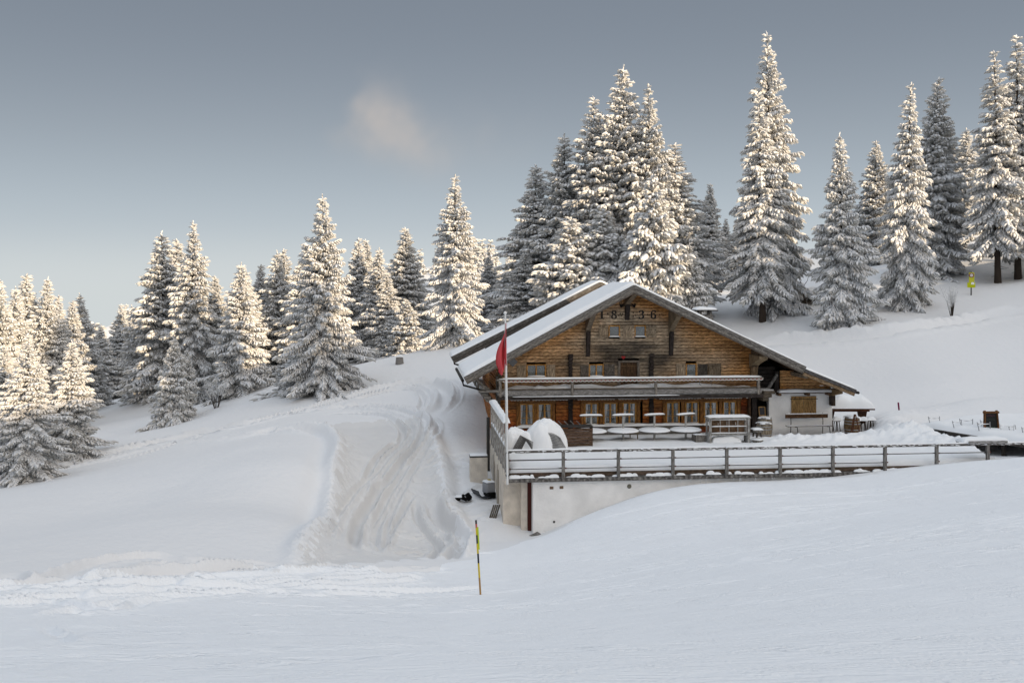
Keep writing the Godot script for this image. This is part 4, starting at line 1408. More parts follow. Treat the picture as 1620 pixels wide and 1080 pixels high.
func build_chalet() -> void:
	var C := thing("chalet", "old timber chalet with snowy gable roof, balcony and carved date", "chalet", Vector3(0, 0, -50), TURN)
	chalet = C
	# dark core behind the plank walls
	var core := MB.new()
	core.col = Color(0.05, 0.035, 0.025)
	core.prism(PackedVector2Array([Vector2(-0.70, -2.2), Vector2(12.40, -2.2), Vector2(12.40, roof_y(12.40) - 0.2), Vector2(RIDGE.x, RIDGE.y - 0.2), Vector2(-0.70, roof_y(-0.70) - 0.2)]), -4.6, -0.42)
	core.prism(PackedVector2Array([Vector2(-0.70, -2.2), Vector2(12.40, -2.2), Vector2(12.40, 3.4), Vector2(RIDGE.x, RIDGE.y - 1.3), Vector2(-0.70, 3.2)]), -10.0, -4.603)
	part("wall", core, M.dark, C)

	# upper front wall: planks cut round the windows and the door
	var fw := holder("front_wall", C)
	var holes := [Rect2(4.85, 4.88, 0.58, 0.58), Rect2(6.17, 4.88, 0.58, 0.58), Rect2(0.72, 2.93, 0.98, 0.62), Rect2(3.86, 2.91, 0.74, 0.62), Rect2(5.33, 2.1, 1.08, 1.60), Rect2(8.80, 2.85, 0.56, 0.68)]
	plank_rows(fw, 2.12, 7.2, 0.168, func(y: float) -> Array: return [maxf(-0.78, roof_u(y + 0.12, false)), minf(12.46, roof_u(y + 0.12, true))], holes, 0.0, 0.10, upper_tint)
	# lower front wall
	var low := [Rect2(0.25, 0.42, 1.95, 1.22), Rect2(3.50, 0.42, 3.10, 1.22), Rect2(7.62, 0.42, 4.05, 1.22)]
	plank_rows(fw, 0.0, 2.12, 0.19, func(_y: float) -> Array: return [-0.78, 12.46], low, -0.02, 0.12, lower_tint)
	# side wall towards the track
	var sw := holder("side_wall", C)
	plank_rows(sw, -0.6, 3.7, 0.19, func(_y: float) -> Array: return [-10.0, -0.05], [], 0.0, 0.10, func(u: float, y: float) -> Color: return lower_tint(u, y).lerp(ORANGE, 0.45), 5.0, Transform3D(Basis(Vector3(0, 0, 1), Vector3.UP, Vector3(-1, 0, 0)), Vector3(-0.78, 0, 0)))

	# windows of the gable
	window(C, 4.85, 5.43, 4.88, 5.46, -0.03, 1, FRAME, 0.055, true, true, 0, true)
	window(C, 6.17, 6.75, 4.88, 5.46, -0.03, 1, FRAME, 0.055, true, true, 0, true)
	var pale := Color(0.52, 0.41, 0.29)
	shutter(C, 4.36, 4.81, 4.86, 5.44, 0.03, pale, 3, 2, true)
	shutter(C, 5.58, 6.06, 4.86, 5.44, 0.02, pale, 4, 0)
	shutter(C, 6.79, 7.26, 4.86, 5.46, 0.03, pale, 3, 2, true)
	window(C, 0.72, 1.70, 2.93, 3.55, -0.03, 2, FRAME, 0.06, true, true, 0, true)
	shutter(C, 0.25, 0.68, 2.88, 3.50, 0.03, pale, 4, 0)
	shutter(C, 1.74, 2.16, 2.88, 3.52, 0.03, pale, 4, 0)
	window(C, 3.86, 4.60, 2.91, 3.53, -0.03, 2, FRAME, 0.055, true, true, 0, true)
	shutter(C, 3.42, 3.82, 2.90, 3.50, 0.03, Color(0.20, 0.17, 0.14), 3, 2)
	shutter(C, 4.64, 5.15, 2.88, 3.52, 0.03, Color(0.20, 0.175, 0.15), 3, 2, true)
	window(C, 8.80, 9.36, 2.85, 3.53, -0.03, 1, FRAME, 0.055, true, true, 0, true)
	shutter(C, 8.30, 8.76, 2.80, 3.52, 0.03, pale, 4, 0)
	shutter(C, 9.42, 9.92, 2.82, 3.50, 0.02, Color(0.12, 0.105, 0.09), 2, 2)
	shutter(C, 9.96, 10.60, 2.82, 3.52, 0.03, Color(0.33, 0.26, 0.18), 3, 2, true)

	# door to the balcony
	var df := MB.new()
	df.col = Color(0.22, 0.19, 0.16)
	df.grain = 1
	df.box(Vector3(5.38, 2.90, 0.02), Vector3(0.12, 1.60, 0.12))
	df.box(Vector3(6.36, 2.90, 0.02), Vector3(0.12, 1.60, 0.12))
	df.grain = 0
	df.box(Vector3(5.87, 3.66, 0.024), Vector3(0.86, 0.10, 0.11))
	df.col = Color(0.20, 0.12, 0.06)
	df.box(Vector3(5.87, 3.42, 0.0), Vector3(0.84, 0.05, 0.03))
	var door := part("door", df, M.wood, C)
	for k in 5:
		var b := MB.new()
		b.grain = 1
		b.uo = Vector2(rng.randf() * 4, rng.randf() * 4)
		b.col = tone(0.115, 0.065, 0.036, 0.3)
		b.box(Vector3(5.52 + 0.175 * k, 2.86, -0.03), Vector3(0.168, 1.52, 0.04))
		part("plank", b, M.wood, door)
	# small red heart over the door
	var ht := MB.new()
	ht.col = Color(0.28, 0.02, 0.02)
	var hp := PackedVector2Array()
	for k in 24:
		var a := TAU * k / 24.0
		hp.append(Vector2(16.0 * pow(sin(a), 3.0), 13.0 * cos(a) - 5.0 * cos(2 * a) - 2.0 * cos(3 * a) - cos(4 * a)) * 0.0062)
	ht.prism(hp, 0.0, 0.03, Transform3D(Basis(), Vector3(5.60, 3.86, 0.005)))
	part("red_heart", ht, M.paint, C)

	# carved date and its ornaments
	var font := SystemFont.new()
	font.font_names = PackedStringArray(["Droid Serif"])
	font.font_weight = 700
	for e in [["1", 4.50], ["8", 5.13], ["3", 6.52], ["6", 7.12]]:
		var tm := TextMesh.new()
		tm.text = e[0]
		tm.font = font
		tm.font_size = 64
		tm.pixel_size = 0.0094
		tm.depth = 0.012
		var am := ArrayMesh.new()
		am.add_surface_from_arrays(Mesh.PRIMITIVE_TRIANGLES, tm.get_mesh_arrays())
		am.surface_set_material(0, M.iron)
		var o := part_mesh("digit", am, C)
		o.position = Vector3(e[1], 5.99, 0.016)
	for e in [[4.22, 6.10, 0.05], [4.80, 6.12, 0.05], [4.92, 6.0, 0.035], [5.36, 6.02, 0.04], [5.44, 6.12, 0.05], [5.49, 6.02, 0.035], [5.56, 6.10, 0.045], [6.10, 6.16, 0.05], [6.10, 5.98, 0.05], [6.22, 6.02, 0.035], [6.31, 6.05, 0.03], [6.83, 6.07, 0.045], [6.92, 6.07, 0.03], [7.45, 6.06, 0.05], [7.56, 6.08, 0.035]]:
		var ob := MB.new()
		ob.col = Color(0.02, 0.017, 0.015)
		var pp := PackedVector2Array()
		for k in 8: pp.append(Vector2.from_angle(TAU * k / 8.0) * e[2] * (1.0 if k % 2 == 0 else 0.55))
		ob.prism(pp, 0.0, 0.012, Transform3D(Basis(), Vector3(e[0], e[1] - 0.07, 0.01)))
		part("ornament", ob, M.iron, C)
	for s in [-1.0, 1.0]:
		for k in 5:
			var an := 0.35 + 0.36 * k
			var lf := MB.new()
			lf.col = Color(0.03, 0.024, 0.02)
			var pp := PackedVector2Array()
			var ln := 0.30 if k > 1 else 0.42
			for q in 7:
				var t := q / 6.0
				pp.append(Vector2(t * ln, sin(t * PI) * 0.022 + (t * t * 0.09 if k < 2 else 0.0)))
			for q in 6:
				var t := 1.0 - (q + 1) / 6.0
				pp.append(Vector2(t * ln, -sin(t * PI) * 0.022 + (t * t * 0.09 if k < 2 else 0.0)))
			pp.resize(12)
			for q in pp.size():
				pp[q] = pp[q].rotated(an)
				pp[q].x *= -s
			lf.prism(pp, 0.0, 0.008, Transform3D(Basis(), Vector3(5.80 + s * 0.32 - (0.02 if s < 0 else -0.06), 6.34, 0.01)))
			part("carved_leaf", lf, M.iron, C)

	# ends of the inner log walls
	for u in [2.92, 7.02]:
		for k in 7:
			beam("log_end", C, Vector3(u + rng.randf_range(-0.02, 0.02), 2.98 + k * 0.165, -0.02), Vector3(u + rng.randf_range(-0.02, 0.02), 2.98 + k * 0.165, 0.13 + rng.randf_range(-0.02, 0.05)), rng.randf_range(0.17, 0.22), 0.155, DARK)
		for k in 11:
			beam("log_end", C, Vector3(u, 0.2 + k * 0.17, -0.02), Vector3(u, 0.2 + k * 0.17, 0.14 + rng.randf_range(-0.02, 0.03)), rng.randf_range(0.19, 0.24), 0.162, DARK)
	# corner posts
	for e in [[-0.70, 0.0, 3.0, 0.22, GREY * 0.8], [12.30, 0.0, 2.2, 0.26, DARK], [12.05, 0.0, 1.9, 0.12, Color(0.12, 0.07, 0.04)]]:
		var p := MB.new()
		p.grain = 1
		p.col = e[4]
		p.box(Vector3(e[0], (e[1] + e[2]) / 2, 0.08), Vector3(e[3], e[2] - e[1], 0.2))
		part("post", p, M.wood, C)
	for k in 8:     # notched logs at the left corner above the balcony
		beam("log_end", C, Vector3(-0.62 + rng.randf_range(-0.03, 0.03), 2.55 + k * 0.17, -0.05), Vector3(-0.62, 2.55 + k * 0.17, 0.2 + rng.randf_range(0, 0.08)), 0.2, 0.16, Color(0.14, 0.115, 0.09))

	# ground floor windows
	var groups := [[0.36, 0.74], [1.26, 0.74], [3.62, 0.72], [4.58, 0.72], [5.55, 0.72], [7.76, 0.72], [8.76, 0.72], [9.72, 0.72], [10.70, 0.72]]
	for g in groups:
		window(C, g[0], g[0] + g[1], 0.50, 1.62, -0.02, 2, FRAME, 0.075, true, true, 2)
	for u in [0.30, 1.18, 2.06, 3.52, 4.46, 5.43, 6.36, 7.68, 8.63, 9.60, 10.57, 11.52]:
		var p := MB.new()
		p.grain = 1
		p.uo = Vector2(rng.randf(), rng.randf())
		p.col = tone(0.36, 0.165, 0.05, 0.12)
		p.box(Vector3(u, 1.02, 0.035), Vector3(0.17, 1.24, 0.12))
		part("window_post", p, M.wood, C)
	for e in [[0.2, 2.2], [3.44, 6.5], [7.58, 11.65]]:
		beam("window_board", C, Vector3(e[0], 0.40, 0.08), Vector3(e[1], 0.40, 0.08), 0.22, 0.07, Color(0.10, 0.065, 0.04))
		snow_on(C, Vector3((e[0] + e[1]) / 2, 0.437, 0.10), e[1] - e[0], 0.20, 0.10, Basis(), "sill_snow", 8.0)
		beam("lintel", C, Vector3(e[0], 1.70, 0.05), Vector3(e[1], 1.70, 0.05), 0.14, 0.16, Color(0.30, 0.14, 0.05))
	zigzag(C, -0.1, 2.78, 1.80, 0.14, 0.15, 0.07, Color(0.22, 0.09, 0.045))
	zigzag(C, 3.08, 6.80, 1.80, 0.14, 0.15, 0.07, Color(0.22, 0.09, 0.045))
	zigzag(C, 7.20, 12.9, 1.80, 0.14, 0.15, 0.07, Color(0.22, 0.09, 0.045))
	# panelled bench along the wall
	for k in 84:
		var b := MB.new()
		b.grain = 1
		b.col = tone(0.23, 0.215, 0.195, 0.14)
		b.box(Vector3(3.3 + 0.073 * k, 0.22, 0.46), Vector3(0.068, 0.42, 0.025), Basis(), 0.005)
		part("wall_slat", b, M.wood, C)
	beam("wall_bench", C, Vector3(3.2, 0.455, 0.28), Vector3(9.6, 0.455, 0.28), 0.42, 0.05, Color(0.07, 0.055, 0.045))
	snow_on(C, Vector3(6.4, 0.482, 0.30), 6.2, 0.32, 0.10, Basis(), "bench_snow", 8.0)

	# balcony
	var bal := holder("balcony", C)
	for k in 7:
		beam("floor_board", bal, Vector3(-0.8, 2.10, 0.22 + k * 0.19), Vector3(12.25, 2.10, 0.22 + k * 0.19), 0.18, 0.05, tone(0.12, 0.10, 0.08, 0.15))
	beam("edge_beam", bal, Vector3(-0.85, 2.03, 1.42), Vector3(12.3, 2.03, 1.42), 0.14, 0.15, Color(0.06, 0.05, 0.045))
	beam("edge_board", bal, Vector3(-0.85, 2.27, 1.44), Vector3(12.22, 2.27, 1.44), 0.05, 0.22, Color(0.34, 0.325, 0.31))
	beam("middle_rail", bal, Vector3(-0.8, 2.44, 1.36), Vector3(12.2, 2.44, 1.36), 0.07, 0.08, Color(0.20, 0.17, 0.14))
	beam("hand_rail", bal, Vector3(-0.9, 2.92, 1.42), Vector3(12.3, 2.90, 1.42), 0.18, 0.09, Color(0.27, 0.25, 0.23))
	snow_on(bal, Vector3(5.7, 2.962, 1.42), 13.1, 0.19, 0.075, Basis(), "rail_snow", 12.0)
	snow_on(bal, Vector3(5.7, 2.135, 0.80), 12.9, 1.0, 0.42, Basis(), "floor_snow", 6.0)
	snow_on(bal, Vector3(4.0, 2.105, 1.47), 8.2, 0.12, 0.03, Basis(), "edge_snow", 10.0)
	zigzag(bal, -0.6, 12.25, 2.84, 1.54, 0.205, 0.075, Color(0.24, 0.20, 0.17))
	for u in [-0.72, 2.78, 6.90, 12.05]:
		var p := MB.new()
		p.grain = 1
		p.col = tone(0.30, 0.27, 0.24, 0.1)
		p.box(Vector3(u, 2.50, 1.44), Vector3(0.13, 0.80, 0.14))
		part("post", p, M.wood, bal)
	for u in [0.8, 3.0, 5.0, 7.05, 9.3, 11.4]:
		beam("joist", bal, Vector3(u, 1.98, 0.02), Vector3(u, 1.98, 1.33), 0.13, 0.17, Color(0.10, 0.055, 0.03))
	for u in [9.05, 9.62]:
		var hk := MB.new()
		hk.col = Color(0.5, 0.5, 0.5)
		hk.tube([Vector3(u, 2.80, 1.56), Vector3(u, 2.66, 1.57), Vector3(u + 0.03, 2.60, 1.58), Vector3(u + 0.08, 2.63, 1.58)], [0.012, 0.012, 0.012, 0.012], 6)
		part("hook", hk, M.metal, bal)
	# side arm of the balcony on the left
	for k in 3:
		beam("side_beam", bal, Vector3(-1.20 - 0.12 * k, 1.92 + 0.15 * k, 1.3), Vector3(-1.20 - 0.12 * k, 1.92 + 0.15 * k, -10.0), 0.34, 0.14, tone(0.24, 0.22, 0.20, 0.1))
	beam("side_beam", bal, Vector3(-1.75, 2.38, 1.35), Vector3(-0.7, 2.38, 1.35), 0.3, 0.12, GREY)
	snow_on(bal, Vector3(-1.35, 2.32, -4.0), 0.5, 9.5, 0.12, Basis(), "floor_snow")
	beam("strut", bal, Vector3(-2.05, 3.05, 1.20), Vector3(-1.25, 2.42, 1.20), 0.14, 0.12, GREY)
	for k in 5:
		beam("side_rail_post", bal, Vector3(-1.72, 2.35, 0.6 - k * 2.2), Vector3(-1.72, 3.0, 0.6 - k * 2.2), 0.09, 0.09, GREY)
	beam("side_rail", bal, Vector3(-1.72, 2.98, 0.7), Vector3(-1.72, 2.98, -9.0), 0.09, 0.07, GREY)

	# brackets under the roof
	bracket(C, 3.80, roof_y(3.80) - 0.22, 3.92, 1.75, 0.24, Color(0.33, 0.27, 0.20), DARK)
	bracket(C, 8.02, roof_y(8.02) - 0.22, 3.92, 1.75, 0.24, Color(0.36, 0.28, 0.19), DARK)
	bracket(C, 5.78, 7.12, 5.72, 1.80, 0.26, Color(0.30, 0.23, 0.16), DARK)
	bracket(C, 12.28, 3.98, 2.62, 1.55, 0.42, Color(0.44, 0.33, 0.21), Color(0.30, 0.2, 0.12))
	for u in [3.80, 8.02, 5.75, 12.28, 0.2]:
		beam("purlin", C, Vector3(u, roof_y(u) - 0.30, 1.85), Vector3(u, roof_y(u) - 0.30, -4.6), 0.22, 0.22, Color(0.24, 0.18, 0.12))
	beam("purlin", C, Vector3(14.4, 2.98, 1.7), Vector3(14.4, 2.98, -4.5), 0.22, 0.20, Color(0.36, 0.29, 0.21))
	beam("purlin", C, Vector3(-1.6, roof_y(-1.6) - 0.25, 1.85), Vector3(-1.6, roof_y(-1.6) - 0.25, -5.0), 0.18, 0.18, Color(0.2, 0.16, 0.12))

	# front roof
	var rl := roof_slope(C, RIDGE, EAVE_L, -4.7, 2.0, 0.12, 0.20, "roof", 0.35)
	var rr := roof_slope(C, RIDGE, EAVE_R, -4.7, 2.0, 0.12, 0.15, "roof")
	roof_slope(C, Vector2(14.0, 3.44), EXT_R, -4.7, 1.9, 0.12, 0.15, "roof")
	for e in [[RIDGE, EAVE_L, rl], [RIDGE, EAVE_R, rr]]:
		var a: Vector2 = e[0]
		var b: Vector2 = e[1]
		var n := Vector2(-(b - a).y, (b - a).x).normalized()
		if n.y < 0: n = -n
		for k in 3:
			var off: float = [-0.03, -0.19, -0.29][k]
			var p := a + n * off
			var q := b + n * off
			beam("verge_board", e[2], Vector3(p.x, p.y, 2.03 - 0.035 * k), Vector3(q.x, q.y, 2.03 - 0.035 * k), 0.05, [0.17, 0.15, 0.09][k], [Color(0.24, 0.225, 0.21), Color(0.30, 0.275, 0.25), Color(0.20, 0.175, 0.15)][k])
	var ext_n := Vector2(-(EXT_R - Vector2(14.0, 3.44)).y, (EXT_R - Vector2(14.0, 3.44)).x).normalized()
	if ext_n.y < 0: ext_n = -ext_n
	for k in 2:
		var p := Vector2(14.22, 3.33) + ext_n * (-0.03 - 0.17 * k)
		var q := EXT_R + ext_n * (-0.03 - 0.17 * k)
		beam("verge_board", rr, Vector3(p.x, p.y, 1.94 - 0.04 * k), Vector3(q.x, q.y, 1.94 - 0.04 * k), 0.05, 0.17, [Color(0.13, 0.125, 0.125), Color(0.33, 0.23, 0.14)][k])
	# soffit boards on the right slope, seen from below
	for k in 14:
		var w := 0.12 + k * 0.135
		var p := RIDGE + Vector2(0.15, -0.21)
		var q := EAVE_R + Vector2(-0.1, -0.135)
		beam("soffit_board", rr, Vector3(p.x, p.y, w), Vector3(q.x, q.y, w), 0.128, 0.03, tone(0.30, 0.19, 0.10, 0.25))
	# gutter on the left
	for e in [[EAVE_L.x - 0.06, EAVE_L.y - 0.12, 2.0, -4.7], [EAVE_L.x - 0.1, EAVE_L.y + 0.18, -7.2, -10.2]]:
		var gt := MB.new()
		gt.col = Color(0.35, 0.33, 0.31)
		gt.tube([Vector3(e[0], e[1], e[2]), Vector3(e[0], e[1], e[3])], [0.075, 0.075], 10)
		gt.tube([Vector3(e[0], e[1], e[2] - 0.3), Vector3(e[0] + 0.05, e[1] - 0.25, e[2] - 0.4), Vector3(e[0] + 1.0, e[1] - 0.55, e[2] - 0.8), Vector3(-0.95, e[1] - 0.6, e[2] - 1.2)], [0.045, 0.045, 0.045, 0.045], 8)
		part("gutter", gt, M.iron, C)
	var gr := MB.new()
	gr.tube([Vector3(EXT_R.x + 0.05, EXT_R.y - 0.08, 2.05), Vector3(EXT_R.x + 0.05, EXT_R.y - 0.08, -5.0)], [0.07, 0.07], 10)
	part("gutter", gr, M.iron, C)

	# rear roof, a little higher
	var ra := Vector2(5.80, 7.62)
	var rb := Vector2(-2.72, 3.40)
	var rc := Vector2(14.4, 3.60)
	var r2 := roof_slope(C, ra, rb, -10.2, -7.15, 0.12, 0.13, "rear_roof")
	roof_slope(C, ra, rc, -10.2, -7.15, 0.12, 0.13, "rear_roof")
	for e in [[ra, rb], [ra, rc]]:
		var a: Vector2 = e[0]
		var b: Vector2 = e[1]
		var n := Vector2(-(b - a).y, (b - a).x).normalized()
		if n.y < 0: n = -n
		for k in 2:
			var p := a + n * (-0.06 - 0.21 * k)
			var q := b + n * (-0.06 - 0.21 * k)
			beam("verge_board", r2, Vector3(p.x, p.y, -7.11 - 0.035 * k), Vector3(q.x, q.y, -7.11 - 0.035 * k), 0.05, 0.21, [Color(0.20, 0.19, 0.18), Color(0.17, 0.155, 0.145)][k])
	beam("king_post", r2, Vector3(5.80, 6.7, -7.3), Vector3(5.80, 7.45, -7.3), 0.12, 0.12, Color(0.28, 0.26, 0.24))
	var gw := MB.new()
	gw.col = Color(0.05, 0.042, 0.036)
	gw.prism(PackedVector2Array([Vector2(-0.6, 2.0), Vector2(12.3, 2.0), Vector2(12.3, 4.2), Vector2(5.85, 7.25), Vector2(-0.6, 4.0)]), -10.0, -8.0)
	part("wall", gw, M.wood, C)
	beam("purlin", r2, Vector3(-1.9, 3.55, -7.3), Vector3(-1.9, 3.55, -9.0), 0.2, 0.25, Color(0.2, 0.17, 0.14))
	# chimney on the rear roof
	var chm := MB.new()
	chm.box(Vector3(12.3, 5.1, -8.6), Vector3(0.85, 1.25, 0.7))
	for s in [[-0.3, -0.22], [0.3, -0.22], [-0.3, 0.22], [0.3, 0.22]]:
		chm.box(Vector3(12.3 + s[0], 5.83, -8.6 + s[1]), Vector3(0.14, 0.22, 0.14))
	var ch := part("chimney", chm, M.concrete, r2)
	var cap := MB.new()
	cap.col = Color(0.25, 0.24, 0.23)
	cap.box(Vector3(12.3, 5.98, -8.6), Vector3(1.35, 0.08, 1.05))
	part("chimney_cap", cap, M.concrete, r2)
	snow_on(r2, Vector3(12.3, 6.02, -8.6), 1.3, 1.0, 0.16, Basis(), "cap_snow")

	# white annex under the long right slope
	var an := MB.new()
	an.box(Vector3(14.86, 0.98, -2.4), Vector3(3.36, 2.36, 4.4), Basis(), 0.02)
	part("annex_wall", an, M.plaster, C)
	var back := MB.new()
	back.col = Color(0.03, 0.02, 0.015)
	back.prism(PackedVector2Array([Vector2(12.5, -0.4), Vector2(16.45, -0.4), Vector2(16.45, 2.1), Vector2(14.2, 3.05), Vector2(12.5, 3.9)]), -5.0, -0.5)
	part("wall", back, M.dark, C)
	var ag := holder("annex_gable", C)
	plank_rows(ag, 2.17, 3.2, 0.16, func(y: float) -> Array: return [13.75, minf(16.5, 14.0 + (3.44 - y - 0.17) * (EXT_R.x - 14.0) / (3.44 - EXT_R.y))], [], -0.12, 0.08, func(u: float, y: float) -> Color: return TAN.lerp(ORANGE, clampf(0.55 + noise.get_noise_2d(u * 8.0, y * 20.0), 0, 1)))
	plank_rows(ag, 2.17, 3.3, 0.19, func(_y: float) -> Array: return [12.5, 13.6], [], -0.4, 0.08, func(_u: float, _y: float) -> Color: return Color(0.06, 0.05, 0.045))
	beam("post", ag, Vector3(13.55, 2.0, -0.15), Vector3(13.55, 3.1, -0.15), 0.22, 0.22, DARK)
	beam("strut", ag, Vector3(12.95, 2.12, 0.1), Vector3(13.5, 2.95, 0.1), 0.16, 0.14, Color(0.27, 0.25, 0.23))
	beam("ledge", ag, Vector3(13.5, 2.02, 0.12), Vector3(16.45, 2.02, 0.12), 0.45, 0.05, Color(0.13, 0.09, 0.06))
	snow_on(ag, Vector3(14.97, 2.046, 0.12), 2.9, 0.42, 0.14, Basis(), "ledge_snow", 8.0)
	for u in [13.6, 15.1, 16.2]:
		beam("ledge_bracket", ag, Vector3(u, 1.93, -0.2), Vector3(u, 1.93, 0.28), 0.14, 0.12, Color(0.20, 0.11, 0.06))
	bracket(ag, 16.38, 2.22, 1.35, 1.2, 0.20, Color(0.33, 0.22, 0.12), Color(0.07, 0.05, 0.04))
	var ap := MB.new()
	ap.grain = 1
	ap.col = Color(0.08, 0.055, 0.04)
	ap.box(Vector3(16.45, 1.75, -0.02), Vector3(0.18, 0.85, 0.42))
	part("post", ap, M.wood, ag)
	for k in 2:
		var a := 14.34 + 0.665 * k
		shutter(C, a, a + 0.655, 0.70, 1.80, -0.15, Color(0.50, 0.30, 0.12), 3, 0)
	for y in [0.82, 1.66]:
		beam("hinge_bar", C, Vector3(14.28, y, -0.125), Vector3(15.73, y, -0.125), 0.02, 0.03, Color(0.2, 0.15, 0.12), "iron", 0.004)
	snow_on(C, Vector3(15.0, 0.66, -0.13), 1.3, 0.14, 0.05, Basis(), "sill_snow", 8.0)
	# stacked logs and beam end where the balcony meets the annex
	for k in 3:
		beam("log_end", C, Vector3(12.62, 1.78 + k * 0.17, -0.2), Vector3(12.62 + 0.1 * k, 1.78 + k * 0.17, 0.9), 0.3 + 0.16 * k, 0.16, Color(0.16, 0.13, 0.10))
	snow_on(C, Vector3(12.8, 2.2, 0.4), 0.6, 0.8, 0.07, Basis(), "log_snow")
	# square floodlight at the left corner
	var fl := MB.new()
	fl.col = Color(0.42, 0.42, 0.42)
	fl.box(Vector3(-0.02, 3.72, 0.55), Vector3(0.36, 0.36, 0.06), Basis(Vector3(0, 0, 1), PI / 4))
	fl.bar(Vector3(-0.02, 3.72, 0.0), Vector3(-0.02, 3.72, 0.53), 0.04, 0.04)
	part("floodlight", fl, M.metal, C)


# ---------------------------------------------------------------- terrace and what stands on it
func build_terrace() -> void:
	var T := thing("terrace", "concrete sun terrace on white walls in front of the chalet", "terrace", Vector3(0, 0, -50), TURN)
	T.set_meta("kind", "structure")
	var sl := MB.new()
	sl.box(Vector3(9.15, -0.25, 4.95), Vector3(20.7, 0.20, 9.95), Basis(), 0.02)
	part("slab", sl, M.concrete, T)
	var edge := MB.new()
	edge.box(Vector3(-1.22, -0.17, 4.9), Vector3(0.10, 0.46, 10.06), Basis(), 0.01)
	part("side_kerb", edge, M.render, T)
	for k in 9:
		beam("kerb_board", T, Vector3(-1.16 + 2.22 * k, -0.045, 9.93), Vector3(-1.16 + 2.22 * (k + 1) - 0.01, -0.045, 9.93), 0.06, 0.17, tone(0.125, 0.085, 0.06, 0.2))
	# retaining walls below
	var w := MB.new()
	w.box(Vector3(8.26, -1.85, 9.45), Vector3(16.78, 3.0, 0.5), Basis(), 0.015)
	part("wall", w, M.plaster, T)
	var w2 := MB.new()
	w2.box(Vector3(-1.03, -1.6, 4.1), Vector3(0.42, 2.5, 8.6), Basis(), 0.015)
	w2.box(Vector3(-0.83, -1.9, 8.62), Vector3(0.84, 3.1, 0.5), Basis(), 0.015)
	part("wall", w2, M.render, T)
	var w3 := MB.new()
	w3.box(Vector3(-0.42, -1.95, 9.0), Vector3(0.26, 3.09, 0.42), Basis(), 0.012)
	part("pillar", w3, M.render, T)
	var rd := MB.new()
	rd.col = Color(0.065, 0.014, 0.008)
	rd.box(Vector3(-0.21, -1.9, 9.22), Vector3(0.155, 3.05, 0.05), Basis(), 0.008)
	part("cellar_door", rd, M.paint, T)
	for e in [[0.62, -0.62, 0.0], [1.02, -0.61, 0.0]]:
		var b := MB.new()
		b.col = Color(0.16, 0.10, 0.06)
		b.box(Vector3(e[0], e[1], 9.705), Vector3(0.15, 0.11, 0.03), Basis(), 0.006)
		part("wall_vent", b, M.paint, T)
	var rv := MB.new()
	rv.col = Color(0.16, 0.15, 0.12)
	rv.lathe(Vector3.ZERO, [Vector2(0.001, 0.04), Vector2(0.06, 0.04), Vector2(0.085, 0.03), Vector2(0.09, 0.0)], 18)
	var ro := part("round_vent", rv, M.paint, T)
	ro.position = Vector3(3.78, -0.62, 9.70)
	ro.rotation.x = PI / 2
	var sv := MB.new()
	sv.col = Color(0.04, 0.04, 0.04)
	sv.box(Vector3(0.72, -1.98, 9.705), Vector3(0.08, 0.08, 0.03), Basis(), 0.005)
	part("wall_vent", sv, M.paint, T)
	# foot of the wall by the cellar door
	var ft := MB.new()
	ft.bar(Vector3(-0.75, -2.72, 10.2), Vector3(0.12, -2.40, 9.98), 0.32, 0.22, 0.04)
	part("wall_foot", ft, M.concrete, T)
	# snow lying on the terrace
	var lying := MB.new()
	var nu := 150
	var nw := 84
	lying.sheet(nu, nw, func(i: int, j: int) -> Vector3:
		var u := lerpf(-1.14, 19.35, i / (nu - 1.0))
		var ww := lerpf(0.10, 9.86, j / (nw - 1.0))
		var h := 0.20 + 0.05 * noise.get_noise_2d(u * 4.0, ww * 4.0) + 0.012 * noise.get_noise_2d(u * 30.0, ww * 30.0)
		h += 0.05 * smoothstep(4.0, 8.0, ww)
		h *= lerpf(0.35, 1.0, smoothstep(0.6, 3.2, ww + noise.get_noise_1d(u * 14.0) * 1.6))
		# cleared strip in front of the annex with the shovelled rim beyond it
		var clr := smoothstep(11.8, 12.8, u) * smoothstep(18.6, 17.4, u) * smoothstep(3.4, 2.6, ww)
		h = lerpf(h, -0.09 + 0.015 * noise.get_noise_2d(u * 20.0, ww * 20.0), clr)
		var rim := smoothstep(10.0, 12.4, u + noise.get_noise_1d(ww * 9.0)) * exp(-pow((ww - 4.0 - 0.3 * noise.get_noise_1d(u * 12.0)) / 0.7, 2.0))
		h += rim * (0.20 + 0.34 * absf(noise.get_noise_2d(u * 24.0, ww * 24.0)))
		h += smoothstep(15.6, 18.8, u) * (0.35 + 0.3 * absf(noise.get_noise_2d(u * 20.0, ww * 20.0))) * smoothstep(0.3, 2.0, ww) * smoothstep(9.5, 7.0, ww)
		var rimf := minf(minf(u + 1.14, 9.86 - ww), 0.22) / 0.22
		h = lerpf(-0.14, h, pow(clampf(rimf, 0, 1), 0.5))
		return Vector3(u, h, ww))
	part("snow", lying, M.snow, T)
	# clots of snow and rime on the front kerb
	var cl := MB.new()
	var r := RandomNumberGenerator.new()
	r.seed = 3
	for k in 90:
		var u := r.randf_range(-1.1, 17.5)
		snow_pad(cl, Vector3(u, -0.15 + r.randf_range(-0.01, 0.01), 9.98), r.randf_range(0.15, 0.6), r.randf_range(0.08, 0.16), r.randf_range(0.03, 0.14), Basis(), k, 2.5)
	var clo := part("kerb_snow", cl, M.snow, T)
	clo.set_meta("kind", "stuff")
